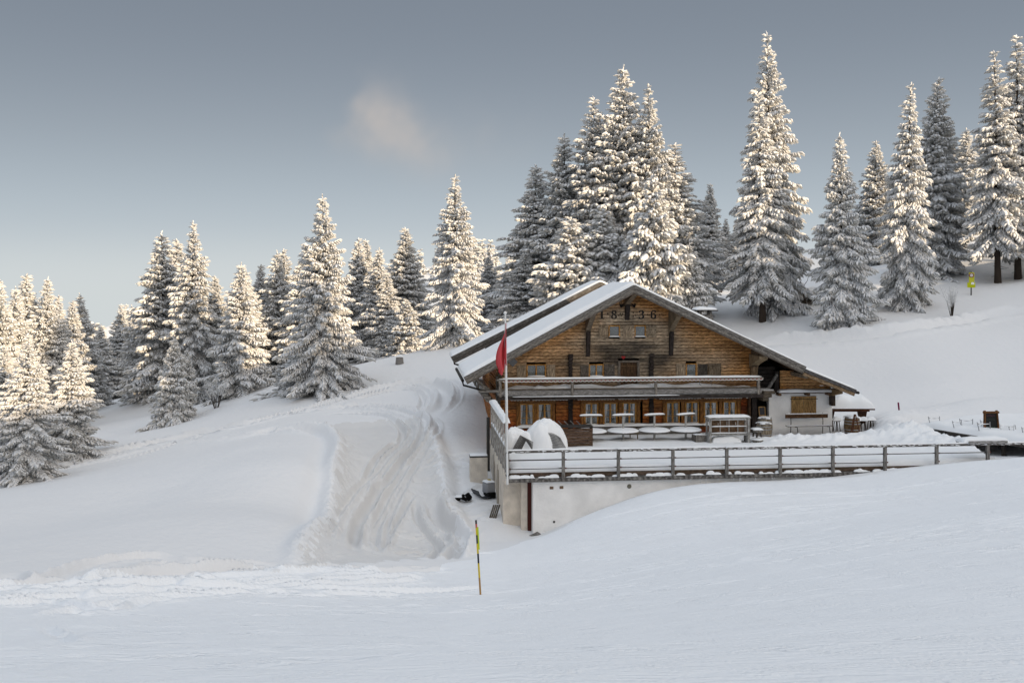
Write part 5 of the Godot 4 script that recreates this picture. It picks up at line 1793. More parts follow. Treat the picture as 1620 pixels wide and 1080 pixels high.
	for k in 20:
		var ic := MB.new()
		ic.col = Color(0.8, 0.8, 0.8)
		var u := r.randf_range(5.0, 16.0)
		var l := r.randf_range(0.1, 0.35)
		ic.tube([Vector3(u, -0.33, 9.94), Vector3(u, -0.33 - l, 9.94)], [0.018, 0.003], 5)
		part("icicle", ic, M.snow, T)

	# front railing
	var R := thing("railing", "frosted timber and steel railing along the terrace front", "railing", Vector3(0, 0, -50), TURN)
	var wood_c := Color(0.15, 0.135, 0.125)
	for k in 10:
		var u := -1.18 + 2.22 * k
		var p := MB.new()
		p.grain = 1
		p.col = tone(0.27, 0.255, 0.24, 0.15)
		p.box(Vector3(u, 0.38, 10.06), Vector3(0.12, 1.06, 0.14))
		part("post", p, M.wood, R)
		for y in [0.22, 0.56]:
			var bo := MB.new()
			bo.col = Color(0.10, 0.03, 0.02)
			bo.box(Vector3(u + 0.1, y, 10.05), Vector3(0.07, 0.055, 0.07))
			part("bracket", bo, M.paint, R)
	for k in 9:
		var u := -1.18 + 2.22 * k
		for y in [0.22, 0.56]:
			if k > 6 and y < 0.3: continue
			var ra := MB.new()
			ra.col = Color(0.3, 0.29, 0.28)
			ra.tube([Vector3(u + 0.06, y, 10.05), Vector3(u + 2.16, y + 0.004, 10.05)], [0.026, 0.026], 8)
			part("rail", ra, M.metal, R)
			if rng.randf() < 0.9: snow_on(R, Vector3(u + 1.1, y + 0.02, 10.05), 2.0, 0.05, 0.018, Basis(), "rime")
	for k in 5:
		var u := -1.24 + 4.44 * k
		beam("hand_rail", R, Vector3(u, 0.90 - 0.003 * k, 10.05), Vector3(minf(u + 4.43, 21.4), 0.90 - 0.003 * k, 10.05), 0.15, 0.09, wood_c)
		snow_on(R, Vector3((u + minf(u + 4.43, 21.4)) / 2, 0.942 - 0.003 * k, 10.03), 4.38, 0.13, 0.055, Basis(), "rail_snow", 14.0)
	# frost flecks on the front face of the hand rail
	var fr := MB.new()
	for k in 260:
		var u := rng.randf_range(-1.2, 20.5)
		snow_pad(fr, Vector3(u, 0.86 + rng.randf() * 0.07, 10.12), rng.randf_range(0.04, 0.2), 0.02, rng.randf_range(0.01, 0.022), Basis(), k, 2.0)
	part("rime", fr, M.snow, R).set_meta("kind", "stuff")
	# table plank lying over the rail at the right
	var tp := thing("plank_top", "snow covered plank top lying over the railing at the right end", "plank", Vector3(0, 0, -50), TURN)
	beam("board", tp, Vector3(17.75, 0.93, 9.75), Vector3(19.75, 0.93, 9.75), 0.62, 0.05, Color(0.10, 0.09, 0.08))
	beam("board", tp, Vector3(17.9, 0.99, 10.18), Vector3(19.6, 0.99, 10.18), 0.05, 0.12, Color(0.42, 0.41, 0.40))
	snow_on(tp, Vector3(18.75, 0.955, 9.75), 2.05, 0.7, 0.22)

	# side screen of upright slats on the left edge
	var S := thing("side_screen", "tall white slatted wind screen on the left edge of the terrace", "screen", Vector3(0, 0, -50), TURN)
	for k in 8:
		var z := 9.8 - 1.0 * k
		var p := MB.new()
		p.grain = 1
		p.col = tone(0.58, 0.56, 0.53, 0.06)
		p.box(Vector3(-1.24, 0.98, z), Vector3(0.07, 1.95, 0.09))
		part("post", p, M.wood, S)
	for k in 42:
		var b := MB.new()
		b.grain = 1
		b.col = tone(0.56, 0.51, 0.45, 0.1)
		b.box(Vector3(-1.22, 0.52, 9.72 - 0.168 * k), Vector3(0.03, 0.98, 0.155), Basis(), 0.005)
		part("slat", b, M.wood, S)
	beam("rail", S, Vector3(-1.24, 1.98, 9.9), Vector3(-1.24, 1.98, 2.7), 0.09, 0.07, Color(0.45, 0.43, 0.40))
	beam("rail", S, Vector3(-1.24, 1.05, 9.9), Vector3(-1.24, 1.05, 2.7), 0.08, 0.06, Color(0.45, 0.43, 0.40))
	snow_on(S, Vector3(-1.2, 2.012, 6.3), 0.30, 7.1, 0.16, Basis(), "snow", 10.0)
	snow_on(S, Vector3(-1.2, 1.08, 6.3), 0.14, 7.0, 0.09, Basis(), "snow", 10.0)

	# flag pole and flag
	var F := thing("flagpole", "white flagpole at the front left corner of the terrace", "flagpole", hw(-1.20, 0, 10.22), TURN)
	var fp := MB.new()
	fp.col = Color(0.72, 0.72, 0.71)
	fp.tube([Vector3(0, -0.35, 0), Vector3(-0.03, 3.0, 0), Vector3(-0.09, 6.35, 0)], [0.045, 0.042, 0.03], 12)
	part("pole", fp, M.paint, F)
	var kn := MB.new()
	kn.col = Color(0.75, 0.75, 0.74)
	kn.lathe(Vector3(-0.09, 6.33, 0), [Vector2(0.036, 0), Vector2(0.065, 0.03), Vector2(0.07, 0.07), Vector2(0.045, 0.11), Vector2(0.002, 0.125)], 14)
	part("knob", kn, M.paint, F)
	for y in [0.0, 0.9]:
		var cp := MB.new()
		cp.col = Color(0.3, 0.3, 0.3)
		cp.box(Vector3(0, y, -0.06), Vector3(0.14, 0.06, 0.18))
		part("clamp", cp, M.metal, F)
	var rp := MB.new()
	rp.col = Color(0.6, 0.6, 0.58)
	rp.tube([Vector3(-0.12, 6.2, 0.03), Vector3(-0.10, 3.6, 0.06), Vector3(-0.07, 0.9, 0.06)], [0.008, 0.008, 0.008], 5)
	part("halyard", rp, M.cloth, F)
	var fm := MB.new()
	fm.col = Color(0.56, 0.075, 0.085)
	var fl := func(i: int, j: int) -> Vector3:
		var t := j / 30.0
		var q := i / 20.0
		# hangs limp: narrow at the top, gathered in folds, its free corner lowest
		var wid := lerpf(0.03, 0.34, smoothstep(0.0, 0.75, t)) * (1.0 - 0.35 * smoothstep(0.78, 1.0, t))
		var x := -0.05 - q * wid - 0.10 * t * q
		var dropl := 2.05 * t - 0.42 * t * absf(q - 0.62) * (1.6 if q < 0.62 else 0.9) * smoothstep(0.7, 1.0, t)
		var z := 0.13 * sin(q * 10.0 + t * 2.5) * smoothstep(0.02, 0.4, t) + 0.05 * sin(q * 21.0 - t * 4.0) * t
		return Vector3(x + 0.03 * sin(t * 9.0) * q, 5.98 - dropl, z + 0.05)
	fm.sheet(21, 31, fl, true)
	var back := func(i: int, j: int) -> Vector3: return fl.call(i, j) - Vector3(0, 0, 0.006)
	fm.sheet(21, 31, back, false)
	var fo := part("flag", fm, M.cloth, self)
	fo.transform = F.transform
	tag(fo, "red flag hanging limp from the white flagpole", "flag")

	# T-posts with round table tops
	var first: Node3D
	var labs := ["leftmost round snowy table with T post, half behind the brown counter", "second round snowy table with T post from the brown counter", "third round snowy table with T post from the brown counter", "round snowy table with T post nearest the weathered crate"]
	for k in 4:
		var u: float = [3.42, 4.95, 6.45, 7.96][k]
		var at := hw(u, 0, 3.0)
		if k > 0:
			copy_of(first, labs[k], at, TURN + 0.15 * k).rotation.z = 0.0
			continue
		var t := thing("standing_table", labs[0], "table", at, TURN, "round tables with T posts on the terrace")
		first = t
		var p := MB.new()
		p.col = Color(0.36, 0.35, 0.33)
		p.tube([Vector3(0, -0.14, 0), Vector3(0, 1.34, 0)], [0.055, 0.05], 10)
		part("post", p, M.paint, t)
		beam("cross_bar", t, Vector3(-0.54, 1.36, 0), Vector3(0.54, 1.36, 0), 0.20, 0.05, Color(0.40, 0.39, 0.37))
		snow_on(t, Vector3(0, 1.387, 0), 1.06, 0.2, 0.07)
		var tt := MB.new()
		tt.col = Color(0.38, 0.37, 0.36)
		tt.lathe(Vector3.ZERO, [Vector2(0.05, 0.50), Vector2(0.45, 0.555), Vector2(0.70, 0.60), Vector2(0.74, 0.62), Vector2(0.74, 0.64), Vector2(0.05, 0.645)], 36)
		part("table_top", tt, M.wood, t)
		var sn := MB.new()
		sn.lathe(Vector3.ZERO, [Vector2(0.745, 0.632), Vector2(0.73, 0.67), Vector2(0.62, 0.715), Vector2(0.40, 0.748), Vector2(0.18, 0.762), Vector2(0.05, 0.765)], 36)
		part("snow", sn, M.snow, t)
	var hb := thing("hanging_board", "small yellowish board leaning under the second round table", "board", hw(5.6, 0.05, 2.4), TURN)
	var hbm := MB.new()
	hbm.col = Color(0.42, 0.34, 0.20)
	hbm.box(Vector3(0, 0.40, 0), Vector3(0.50, 0.12, 0.03), Basis(Vector3(0, 0, 1), 0.05))
	hbm.box(Vector3(-0.18, 0.16, -0.01), Vector3(0.05, 0.40, 0.03))
	hbm.box(Vector3(0.18, 0.16, -0.01), Vector3(0.05, 0.40, 0.03))
	part("board", hbm, M.wood, hb)

	# brown counter
	var K := thing("counter", "brown plank clad bar counter with dark top between the snow mounds and tables", "counter", hw(2.46, 0.05, 4.4), TURN)
	for k in 7:
		beam("plank", K, Vector3(-0.72, 0.10 + 0.135 * k, 0.33), Vector3(0.72, 0.10 + 0.135 * k, 0.33), 0.03, 0.13, tone(0.155, 0.098, 0.066, 0.14))
	for s in [-0.72, 0.72]:
		var b := MB.new()
		b.col = Color(0.13, 0.09, 0.06)
		b.box(Vector3(s, 0.5, -0.02), Vector3(0.035, 0.98, 0.68))
		part("side_panel", b, M.wood, K)
	var kt := MB.new()
	kt.col = Color(0.07, 0.062, 0.056)
	kt.box(Vector3(0, 1.04, 0.0), Vector3(1.52, 0.05, 0.76))
	part("counter_top", kt, M.wood, K)
	for k in 4:
		beam("folded_slat", K, Vector3(-0.62 + 0.28 * k, 1.09, 0.0), Vector3(-0.80 + 0.28 * k, 1.27, -0.05), 0.10, 0.025, Color(0.25, 0.24, 0.23))

	# two heaps of folded terrace furniture under snow
	for k in 2:
		var H := thing("furniture_heap", ["smaller snow mound over nested folded slatted chairs by the flagpole", "larger snow dome over a folded wicker chair beside the brown counter"][k], "furniture heap", hw([-0.36, 0.95][k], 0.05, [5.7, 5.3][k]), TURN)
		var mb := MB.new()
		var wd: float = [1.35, 1.85][k]
		var hg: float = [1.02, 1.26][k]
		mb.sheet(34, 34, func(i: int, j: int) -> Vector3:
			var x := i / 33.0 * 2.0 - 1.0
			var z := j / 33.0 * 2.0 - 1.0
			var q := Vector2(x, z).length()
			var f := 1.0 / maxf(q, 0.0001) * maxf(absf(x), absf(z))
			x *= f
			z *= f
			q = Vector2(x, z).length()
			var nn := noise.get_noise_2d(x * 14.0 + k * 50.0, z * 14.0) + 0.35 * noise.get_noise_2d(x * 60.0 + k * 50.0, z * 60.0)
			var hh := hg * pow(maxf(1.0 - pow(q, 3.0), 0.0), 0.5) * (1.0 + 0.20 * nn)
			var scoop := exp(-pow((x - (0.30 if k == 0 else 0.62)) / 0.42, 2.0) - pow((z - 0.85) / 0.55, 2.0))
			return Vector3(x * wd * 0.5 * 1.12, hh * (1.0 - 0.55 * scoop) + 0.10, z * wd * 0.46 - 0.28 * scoop * q))
		part("snow", mb, M.snow, H)
		if k == 0:
			for q in 9:      # nested chevrons of folded slats
				var o := 0.07 * q
				beam("folded_slat", H, Vector3(-0.34 + o * 0.75, 0.16 + o * 0.1, 0.66 - q * 0.012), Vector3(0.10 + o * 0.45, 0.92 - o * 0.4, 0.52 - q * 0.012), 0.05, 0.022, tone(0.12, 0.115, 0.11, 0.3), "paint", 0.006)
				beam("folded_slat", H, Vector3(0.10 + o * 0.45, 0.92 - o * 0.4, 0.52 - q * 0.012), Vector3(0.66 - o * 0.05, 0.62 - o * 0.62, 0.56 - q * 0.012), 0.05, 0.022, tone(0.13, 0.125, 0.12, 0.3), "paint", 0.006)
		else:
			for q in 15:
				var t := q / 14.0
				beam("wicker_strand", H, Vector3(0.06 + 0.50 * t, 0.98 - 0.22 * t * t, 0.60), Vector3(0.30 + 0.62 * t, 0.12 + 0.10 * sin(t * 7.0) * 0.3, 0.72 - 0.1 * t), 0.022, 0.022, tone(0.22, 0.215, 0.21, 0.25), "cloth", 0.006)
			for q in 11:
				var t := q / 10.0
				beam("wicker_strand", H, Vector3(0.10 + 0.2 * t, 0.92 - 0.78 * t, 0.63 + 0.09 * t), Vector3(0.60 + 0.30 * t, 0.74 - 0.58 * t, 0.62), 0.022, 0.022, tone(0.17, 0.165, 0.16, 0.25), "cloth", 0.006)

	# glazed cabinet
	var G := thing("glazed_cabinet", "frosted white framed cabinet with wooden panes beside the stools", "cabinet", hw(9.68, 0.0, 4.0), TURN)
	var wf := Color(0.46, 0.45, 0.43)
	for s in [-0.92, 0.92]:
		for z in [-0.25, 0.25]:
			var b := MB.new()
			b.grain = 1
			b.col = wf
			b.box(Vector3(s, 0.68, z), Vector3(0.11 if z > 0 else 0.07, 1.30, 0.08))
			part("leg", b, M.wood, G)
		var lp := MB.new()
		lp.col = wf
		lp.box(Vector3(s, 0.32, 0.0), Vector3(0.16, 0.56, 0.46))
		part("foot_panel", lp, M.wood, G)
	beam("top", G, Vector3(-1.02, 1.34, 0), Vector3(1.02, 1.34, 0), 0.62, 0.07, wf)
	beam("shelf", G, Vector3(-0.95, 0.56, 0), Vector3(0.95, 0.56, 0), 0.58, 0.06, wf)
	beam("shelf", G, Vector3(-0.9, 0.16, 0), Vector3(0.9, 0.16, 0), 0.5, 0.05, wf)
	for r2 in 2:
		for k in 4:
			var b := MB.new()
			b.uo = Vector2(rng.randf() * 3, rng.randf() * 3)
			b.col = tone(0.27, 0.17, 0.105, 0.15)
			b.box(Vector3(-0.63 + 0.42 * k, 0.76 + 0.33 * r2, -0.12), Vector3(0.40, 0.30, 0.03))
			part("panel", b, M.wood, G)
	for k in 5:
		beam("muntin", G, Vector3(-0.84 + 0.42 * k, 0.60, 0.20), Vector3(-0.84 + 0.42 * k, 1.30, 0.20), 0.025, 0.025, wf, "paint")
	for k in 3:
		beam("muntin", G, Vector3(-0.86, 0.62 + 0.31 * k, 0.205), Vector3(0.86, 0.62 + 0.31 * k, 0.205), 0.025, 0.025, wf, "paint")
		snow_on(G, Vector3(0, 0.635 + 0.31 * k, 0.205), 1.7, 0.05, 0.03, Basis(), "snow", 8.0)
	snow_on(G, Vector3(0, 1.378, 0), 2.0, 0.6, 0.08)
	snow_on(G, Vector3(-0.1, 0.19, 0.0), 1.4, 0.45, 0.32)

	# small weathered crate
	var B := thing("crate", "small weathered plank crate tilted left of the glazed cabinet", "crate", hw(8.42, 0.08, 3.8), TURN + 0.2)
	B.rotation.z = -0.06
	for k in 9:
		var b := MB.new()
		b.grain = 1
		b.col = tone(0.28, 0.26, 0.24, 0.12)
		b.box(Vector3(-0.30 + 0.075 * k, 0.22, 0.22), Vector3(0.07, 0.46, 0.03), Basis(), 0.006)
		part("slat", b, M.wood, B)
	var bb := MB.new()
	bb.col = Color(0.2, 0.18, 0.16)
	bb.box(Vector3(0, 0.21, -0.02), Vector3(0.66, 0.42, 0.44))
	part("box", bb, M.wood, B)
	snow_on(B, Vector3(0, 0.43, 0.0), 0.62, 0.44, 0.05)

	# stools
	var st0: Node3D
	for k in 2:
		var at: Vector3 = [hw(11.05, 0.42, 4.1), hw(11.05, -0.04, 4.2)][k]
		if k == 1:
			copy_of(st0, "lower snow capped log stool between the cabinet and the pale barrels", at, TURN + 0.7)
			continue
		st0 = thing("log_stool", "upper snow capped log stool between the cabinet and the pale barrels", "stool", at, TURN, "log stools by the cabinet")
		var sm := MB.new()
		sm.col = Color(0.30, 0.275, 0.25)
		sm.lathe(Vector3.ZERO, [Vector2(0.001, 0.24), Vector2(0.24, 0.24), Vector2(0.25, 0.26), Vector2(0.25, 0.34), Vector2(0.23, 0.36), Vector2(0.001, 0.36)], 20)
		part("seat", sm, M.wood, st0)
		for q in 4:
			var a := TAU * q / 4.0 + 0.4
			beam("leg", st0, Vector3(cos(a) * 0.14, 0.25, sin(a) * 0.14), Vector3(cos(a) * 0.19, 0.0, sin(a) * 0.19), 0.07, 0.07, Color(0.12, 0.10, 0.085))
		snow_on(st0, Vector3(0, 0.355, 0), 0.5, 0.5, 0.09, Basis(), "snow", 2.2)

	# barrels
	var bar0 := barrel("pale oak barrel in front at the annex corner, snow on its lid", hw(12.05, -0.08, 2.2), Color(0.40, 0.33, 0.24), 0.37, 0.90)
	var bar1 := copy_of(bar0, "pale oak barrel standing behind the other at the annex corner", hw(12.42, 0.06, 1.35), 1.1)
	bar0.set_meta("group", "pale barrels at the annex corner")
	bar1.set_meta("group", "pale barrels at the annex corner")
	barrel("dark brown oak barrel at the right corner of the white annex", hw(17.05, -0.10, 1.0), Color(0.24, 0.15, 0.075), 0.40, 0.98)
	var sb := thing("slate_board", "small framed slate on the back barrel against the annex wall", "slate", hw(12.35, 0.98, 1.2), TURN + 0.15)
	sb.rotation.x = -0.2
	var sbm := MB.new()
	sbm.col = Color(0.38, 0.23, 0.10)
	sbm.bar(Vector3(-0.16, 0, 0), Vector3(-0.16, 0.48, 0), 0.04, 0.05)
	sbm.bar(Vector3(0.16, 0, 0), Vector3(0.16, 0.48, 0), 0.04, 0.05)
	sbm.bar(Vector3(-0.16, 0.46, 0.003), Vector3(0.16, 0.46, 0.003), 0.04, 0.05)
	sbm.bar(Vector3(-0.16, 0.04, 0.003), Vector3(0.16, 0.04, 0.003), 0.04, 0.05)
	part("frame", sbm, M.wood, sb)
	var sbs := MB.new()
	sbs.col = Color(0.02, 0.022, 0.024)
	sbs.box(Vector3(0, 0.25, -0.012), Vector3(0.30, 0.40, 0.015))
	part("slate", sbs, M.paint, sb)

	# bench on the annex wall
	var A := thing("bench", "long brown bench with iron legs against the white annex wall", "bench", hw(15.0, -0.08, 0.55), TURN)
	beam("backrest", A, Vector3(-1.12, 0.92, -0.33), Vector3(1.12, 0.92, -0.33), 0.035, 0.21, Color(0.13, 0.068, 0.035))
	snow_on(A, Vector3(0, 1.02, -0.33), 2.2, 0.05, 0.04, Basis(), "snow", 10.0)
	for k in 3:
		beam("seat_slat", A, Vector3(-1.16, 0.46, -0.16 + 0.13 * k), Vector3(1.20, 0.46, -0.16 + 0.13 * k), 0.115, 0.035, Color(0.10, 0.07, 0.05))
	snow_on(A, Vector3(0, 0.478, -0.03), 2.3, 0.36, 0.025, Basis(), "snow", 10.0)
	for s in [-0.82, 0.86]:
		var lg := MB.new()
		lg.tube([Vector3(s, 1.08, -0.37), Vector3(s, 0.6, -0.32), Vector3(s - 0.03, 0.0, -0.30)], [0.02, 0.02, 0.02], 8)
		lg.tube([Vector3(s + 0.02, 0.44, 0.12), Vector3(s + 0.14, 0.42, 0.16), Vector3(s + 0.17, 0.0, 0.20)], [0.02, 0.02, 0.02], 8)
		part("leg", lg, M.iron, A)

	# A-shaped stand in front of the brown barrel
	var Z := thing("stand", "folding wooden A stand leaning in front of the dark brown barrel", "stand", hw(16.85, -0.08, 1.75), TURN)
	beam("leg", Z, Vector3(-0.28, 0.0, 0.05), Vector3(-0.02, 1.18, 0.0), 0.05, 0.06, Color(0.15, 0.062, 0.03))
	beam("leg", Z, Vector3(0.28, 0.0, 0.08), Vector3(0.02, 1.18, 0.03), 0.05, 0.06, Color(0.15, 0.062, 0.03))
	beam("leg", Z, Vector3(0.0, 0.02, -0.3), Vector3(0.0, 1.14, -0.01), 0.05, 0.05, Color(0.15, 0.062, 0.03))
	beam("cross_bar", Z, Vector3(-0.17, 0.5, 0.05), Vector3(0.17, 0.5, 0.065), 0.03, 0.05, Color(0.15, 0.062, 0.03))
	beam("cross_bar", Z, Vector3(-0.10, 0.86, 0.045), Vector3(0.10, 0.86, 0.05), 0.03, 0.05, Color(0.15, 0.062, 0.03))

	# heavy table buried under a loaf of snow, stools round it
	var Q := thing("garden_table", "heavy brown table under a thick loaf of snow right of the annex", "table", hw(17.75, 0.0, -1.3), TURN - 0.1)
	beam("table_top", Q, Vector3(-1.35, 1.02, 0), Vector3(1.35, 1.02, 0), 1.05, 0.09, Color(0.15, 0.06, 0.03))
	beam("apron", Q, Vector3(-1.1, 0.93, 0.42), Vector3(1.1, 0.93, 0.42), 0.06, 0.09, Color(0.12, 0.05, 0.028))
	for s in [-0.85, 0.85]:
		var b := MB.new()
		b.grain = 1
		b.col = Color(0.10, 0.045, 0.025)
		b.prism(PackedVector2Array([Vector2(-0.14, -0.2), Vector2(0.14, -0.2), Vector2(0.17, 0.5), Vector2(0.26, 0.975), Vector2(-0.26, 0.975), Vector2(-0.17, 0.5)]), -0.09, 0.09, Transform3D(Basis(), Vector3(s, 0, 0)))
		part("leg", b, M.wood, Q)
	snow_on(Q, Vector3(0, 1.062, 0), 2.68, 1.15, 0.62, Basis(), "snow", 3.0)
	var s1: Node3D
	for k in 5:
		var at: Vector3 = [hw(16.95, 0, -0.6), hw(17.45, 0.0, -0.35), hw(17.9, 0.0, -0.4), hw(18.3, 0.0, -0.45), hw(18.75, 0.0, -0.55)][k]
		var lb: String = ["round snow capped stool under the loaded table, nearest the annex", "second snow capped stool from the annex under the loaded table", "middle snow capped stool under the loaded table", "snow capped stool next to the right end of the loaded table", "rightmost snow capped stool at the loaded table"][k]
		if k > 0:
			copy_of(s1, lb, at, 0.4 * k)
			continue
		s1 = thing("stool", lb, "stool", at, 0.0, "stools at the loaded table")
		var sm := MB.new()
		sm.col = Color(0.10, 0.05, 0.03)
		sm.lathe(Vector3.ZERO, [Vector2(0.001, 0.44), Vector2(0.18, 0.44), Vector2(0.19, 0.46), Vector2(0.18, 0.485), Vector2(0.001, 0.49)], 18)
		part("seat", sm, M.wood, s1)
		for q in 4:
			var a := TAU * q / 4.0 + 0.5
			beam("leg", s1, Vector3(cos(a) * 0.11, 0.44, sin(a) * 0.11), Vector3(cos(a) * 0.18, -0.1, sin(a) * 0.18), 0.04, 0.04, Color(0.07, 0.04, 0.028))
		snow_on(s1, Vector3(0, 0.485, 0), 0.44, 0.44, 0.20 if k % 2 == 0 else 0.12, Basis(), "snow", 2.2)

func barrel(label: String, at: Vector3, c: Color, r: float, h: float) -> Node3D:
	var b := thing("barrel", label, "barrel", at, TURN + 0.3)
	var n := 16
	for k in n:
		var mb := MB.new()
		var g := rng.randf_range(0.85, 1.12)
		mb.col = Color(c.r * g, c.g * g, c.b * g)
		mb.uo = Vector2(rng.randf(), rng.randf())
		var a0 := TAU * (k + 0.02) / n
		var a1 := TAU * (k + 0.98) / n
		for q in 6:
			var y0 := h * q / 6.0
			var y1 := h * (q + 1) / 6.0
			var r0 := r * (0.84 + 0.16 * sin(PI * q / 6.0))
			var r1 := r * (0.84 + 0.16 * sin(PI * (q + 1) / 6.0))
			mb.grain = 1
			mb.quad(Vector3(cos(a1) * r0, y0, sin(a1) * r0), Vector3(cos(a0) * r0, y0, sin(a0) * r0), Vector3(cos(a0) * r1, y1, sin(a0) * r1), Vector3(cos(a1) * r1, y1, sin(a1) * r1))
		part("stave", mb, M.wood, b)
	var lid := MB.new()
	lid.col = Color(c.r * 0.7, c.g * 0.7, c.b * 0.7)
	lid.lathe(Vector3.ZERO, [Vector2(r * 0.80, 0.0), Vector2(r * 0.82, h - 0.04), Vector2(0.001, h - 0.04)], 20)
	part("lid", lid, M.wood, b)
	for t in [0.06, 0.22, 0.36, 0.66, 0.80, 0.95]:
		var rr: float = r * (0.84 + 0.16 * sin(PI * t)) + 0.006
		var hp := MB.new()
		hp.lathe(Vector3(0, h * t, 0), [Vector2(rr - 0.012, -0.022), Vector2(rr, -0.022), Vector2(rr, 0.022), Vector2(rr - 0.012, 0.022)], 24)
		part("hoop", hp, M.metal, b)
	snow_on(b, Vector3(0, h - 0.04, 0), r * 1.65, r * 1.65, 0.10, Basis(), "snow", 2.2)
	return b


# ---------------------------------------------------------------- small things around
func gy(x: float, d: float) -> float:
	return ground_height(x, d)

func build_small() -> void:
	# slalom pole in the foreground
	var p := thing("piste_pole", "leaning black and yellow marker pole in the foreground piste", "pole", Vector3(-0.79, gy(-0.79, 25.3), -25.3))
	p.rotation.z = 0.062
	p.rotation.x = -0.03
	var bands := [[-0.3, 0.42, Color(0.36, 0.20, 0.07)], [0.42, 0.78, Color(0.58, 0.44, 0.03)], [0.78, 1.02, Color(0.03, 0.03, 0.04)], [1.02, 1.27, Color(0.60, 0.46, 0.03)], [1.27, 1.48, Color(0.03, 0.03, 0.04)], [1.48, 1.66, Color(0.60, 0.46, 0.04)], [1.66, 1.76, Color(0.48, 0.12, 0.10)], [1.76, 1.85, Color(0.02, 0.02, 0.025)]]
	for e in bands:
		var mb := MB.new()
		mb.col = e[2]
		mb.tube([Vector3(0, e[0], 0), Vector3(0, e[1], 0)], [0.024, 0.024], 10)
		part("band", mb, M.paint, p)
	var fl := MB.new()
	fl.col = Color(0.42, 0.55, 0.04)
	fl.box(Vector3(0.034, 1.40, 0.012), Vector3(0.035, 0.56, 0.012))
	part("reflector_strip", fl, M.paint, p)

	var pp := thing("purple_stake", "thin purple stake in the snow right of the annex", "stake", Vector3(21.77, gy(21.77, 56.8), -56.8))
	pp.rotation.z = 0.10
	var pm := MB.new()
	pm.col = Color(0.16, 0.012, 0.055)
	pm.tube([Vector3(0, -0.3, 0), Vector3(0, 0.55, 0)], [0.05, 0.05], 8)
	part("stake", pm, M.paint, pp)

	# warning sign on the hill
	var sx := 36.9
	var sd := 81.2
	var s := thing("piste_sign", "yellow piste sign with a round red-rimmed disc on the right hill", "sign", Vector3(sx, gy(sx, sd), -sd), -0.35)
	var po := MB.new()
	po.col = Color(0.33, 0.33, 0.34)
	po.tube([Vector3(0, -0.5, 0), Vector3(0, 1.86, 0)], [0.05, 0.05], 8)
	part("post", po, M.metal, s)
	var pa := MB.new()
	pa.col = Color(0.55, 0.55, 0.05)
	pa.box(Vector3(0.03, 1.18, 0.07), Vector3(0.40, 1.22, 0.02), Basis(), 0.004)
	part("tall_plate", pa, M.paint, s)
	var pb := MB.new()
	pb.col = Color(0.52, 0.56, 0.01)
	pb.box(Vector3(0, 0.78, 0.10), Vector3(0.60, 0.40, 0.02), Basis(), 0.004)
	part("wide_plate", pb, M.paint, s)
	for e in [[0.185, 0.010, Color(0.20, 0.015, 0.02), "disc_rim"], [0.12, 0.014, Color(0.72, 0.72, 0.72), "disc"]]:
		var dm := MB.new()
		dm.col = e[2]
		dm.lathe(Vector3.ZERO, [Vector2(e[0], 0.0), Vector2(e[0], e[1]), Vector2(0.001, e[1])], 24)
		var o := part(e[3], dm, M.paint, s)
		o.position = Vector3(0.02, 1.56, 0.082)
		o.rotation.x = PI / 2
	var ba := MB.new()
	ba.col = Color(0.1, 0.1, 0.1)
	ba.box(Vector3(0.02, 1.56, 0.10), Vector3(0.14, 0.04, 0.008), Basis(), 0.002)
	part("bar", ba, M.paint, s)
	snow_on(s, Vector3(0.1, 0.83, 0.115), 0.25, 0.03, 0.20)

	# raised deck with buried chairs and a framed board
	var D := thing("raised_deck", "snow covered raised plank deck at the right end of the terrace", "deck", Vector3.ZERO)
	D.set_meta("kind", "structure")
	var a := Vector3(19.7, 0.52, -49.2)
	var b := Vector3(22.9, 0.50, -42.6)
	var e1 := Vector3(33.0, 0.50, -45.6)
	var e2 := Vector3(31.0, 0.56, -53.0)
	for k in 4:
		beam("edge_beam", D, a.lerp(b, k / 4.0), a.lerp(b, (k + 0.995) / 4.0), 0.14, 0.17, tone(0.11, 0.10, 0.09, 0.2))
	for k in 18:
		var t := (k + 0.5) / 18.0
		beam("plank", D, a.lerp(b, t) + Vector3(0, 0.02, 0), e2.lerp(e1, t) + Vector3(0, 0.02, 0), 0.36, 0.05, tone(0.12, 0.105, 0.09, 0.2))
	for t in [0.12, 0.42, 0.62, 0.9]:
		var q := a.lerp(b, t)
		var pm2 := MB.new()
		pm2.grain = 1
		pm2.col = Color(0.08, 0.07, 0.06)
		pm2.box(q + Vector3(0.25, -0.45, 0.05), Vector3(0.16, 0.95, 0.16))
		part("post", pm2, M.wood, D)
		beam("brace", D, q + Vector3(0.3, -0.75, 0.3), q + Vector3(0.3, -0.15, -0.6), 0.08, 0.1, Color(0.07, 0.06, 0.055))
	var sn := MB.new()
	sn.sheet(60, 50, func(i: int, j: int) -> Vector3:
		var t := i / 59.0
		var q := j / 49.0
		var o := a.lerp(e2, t).lerp(b.lerp(e1, t), q)
		var ed := minf(minf(t * 11.0, 1.0), minf(q * 6.0, (1.0 - q) * 6.0))
		var h := 0.30 + 0.10 * noise.get_noise_2d(o.x * 8.0, o.z * 8.0) + 0.02 * noise.get_noise_2d(o.x * 30.0, o.z * 30.0)
		h += smoothstep(0.45, 0.0, q) * smoothstep(0.0, 0.25, t) * 0.25
		return o + Vector3(0, 0.05 + h * pow(clampf(ed * 2.2, 0, 1), 0.5), 0))
	part("snow", sn, M.snow, D)
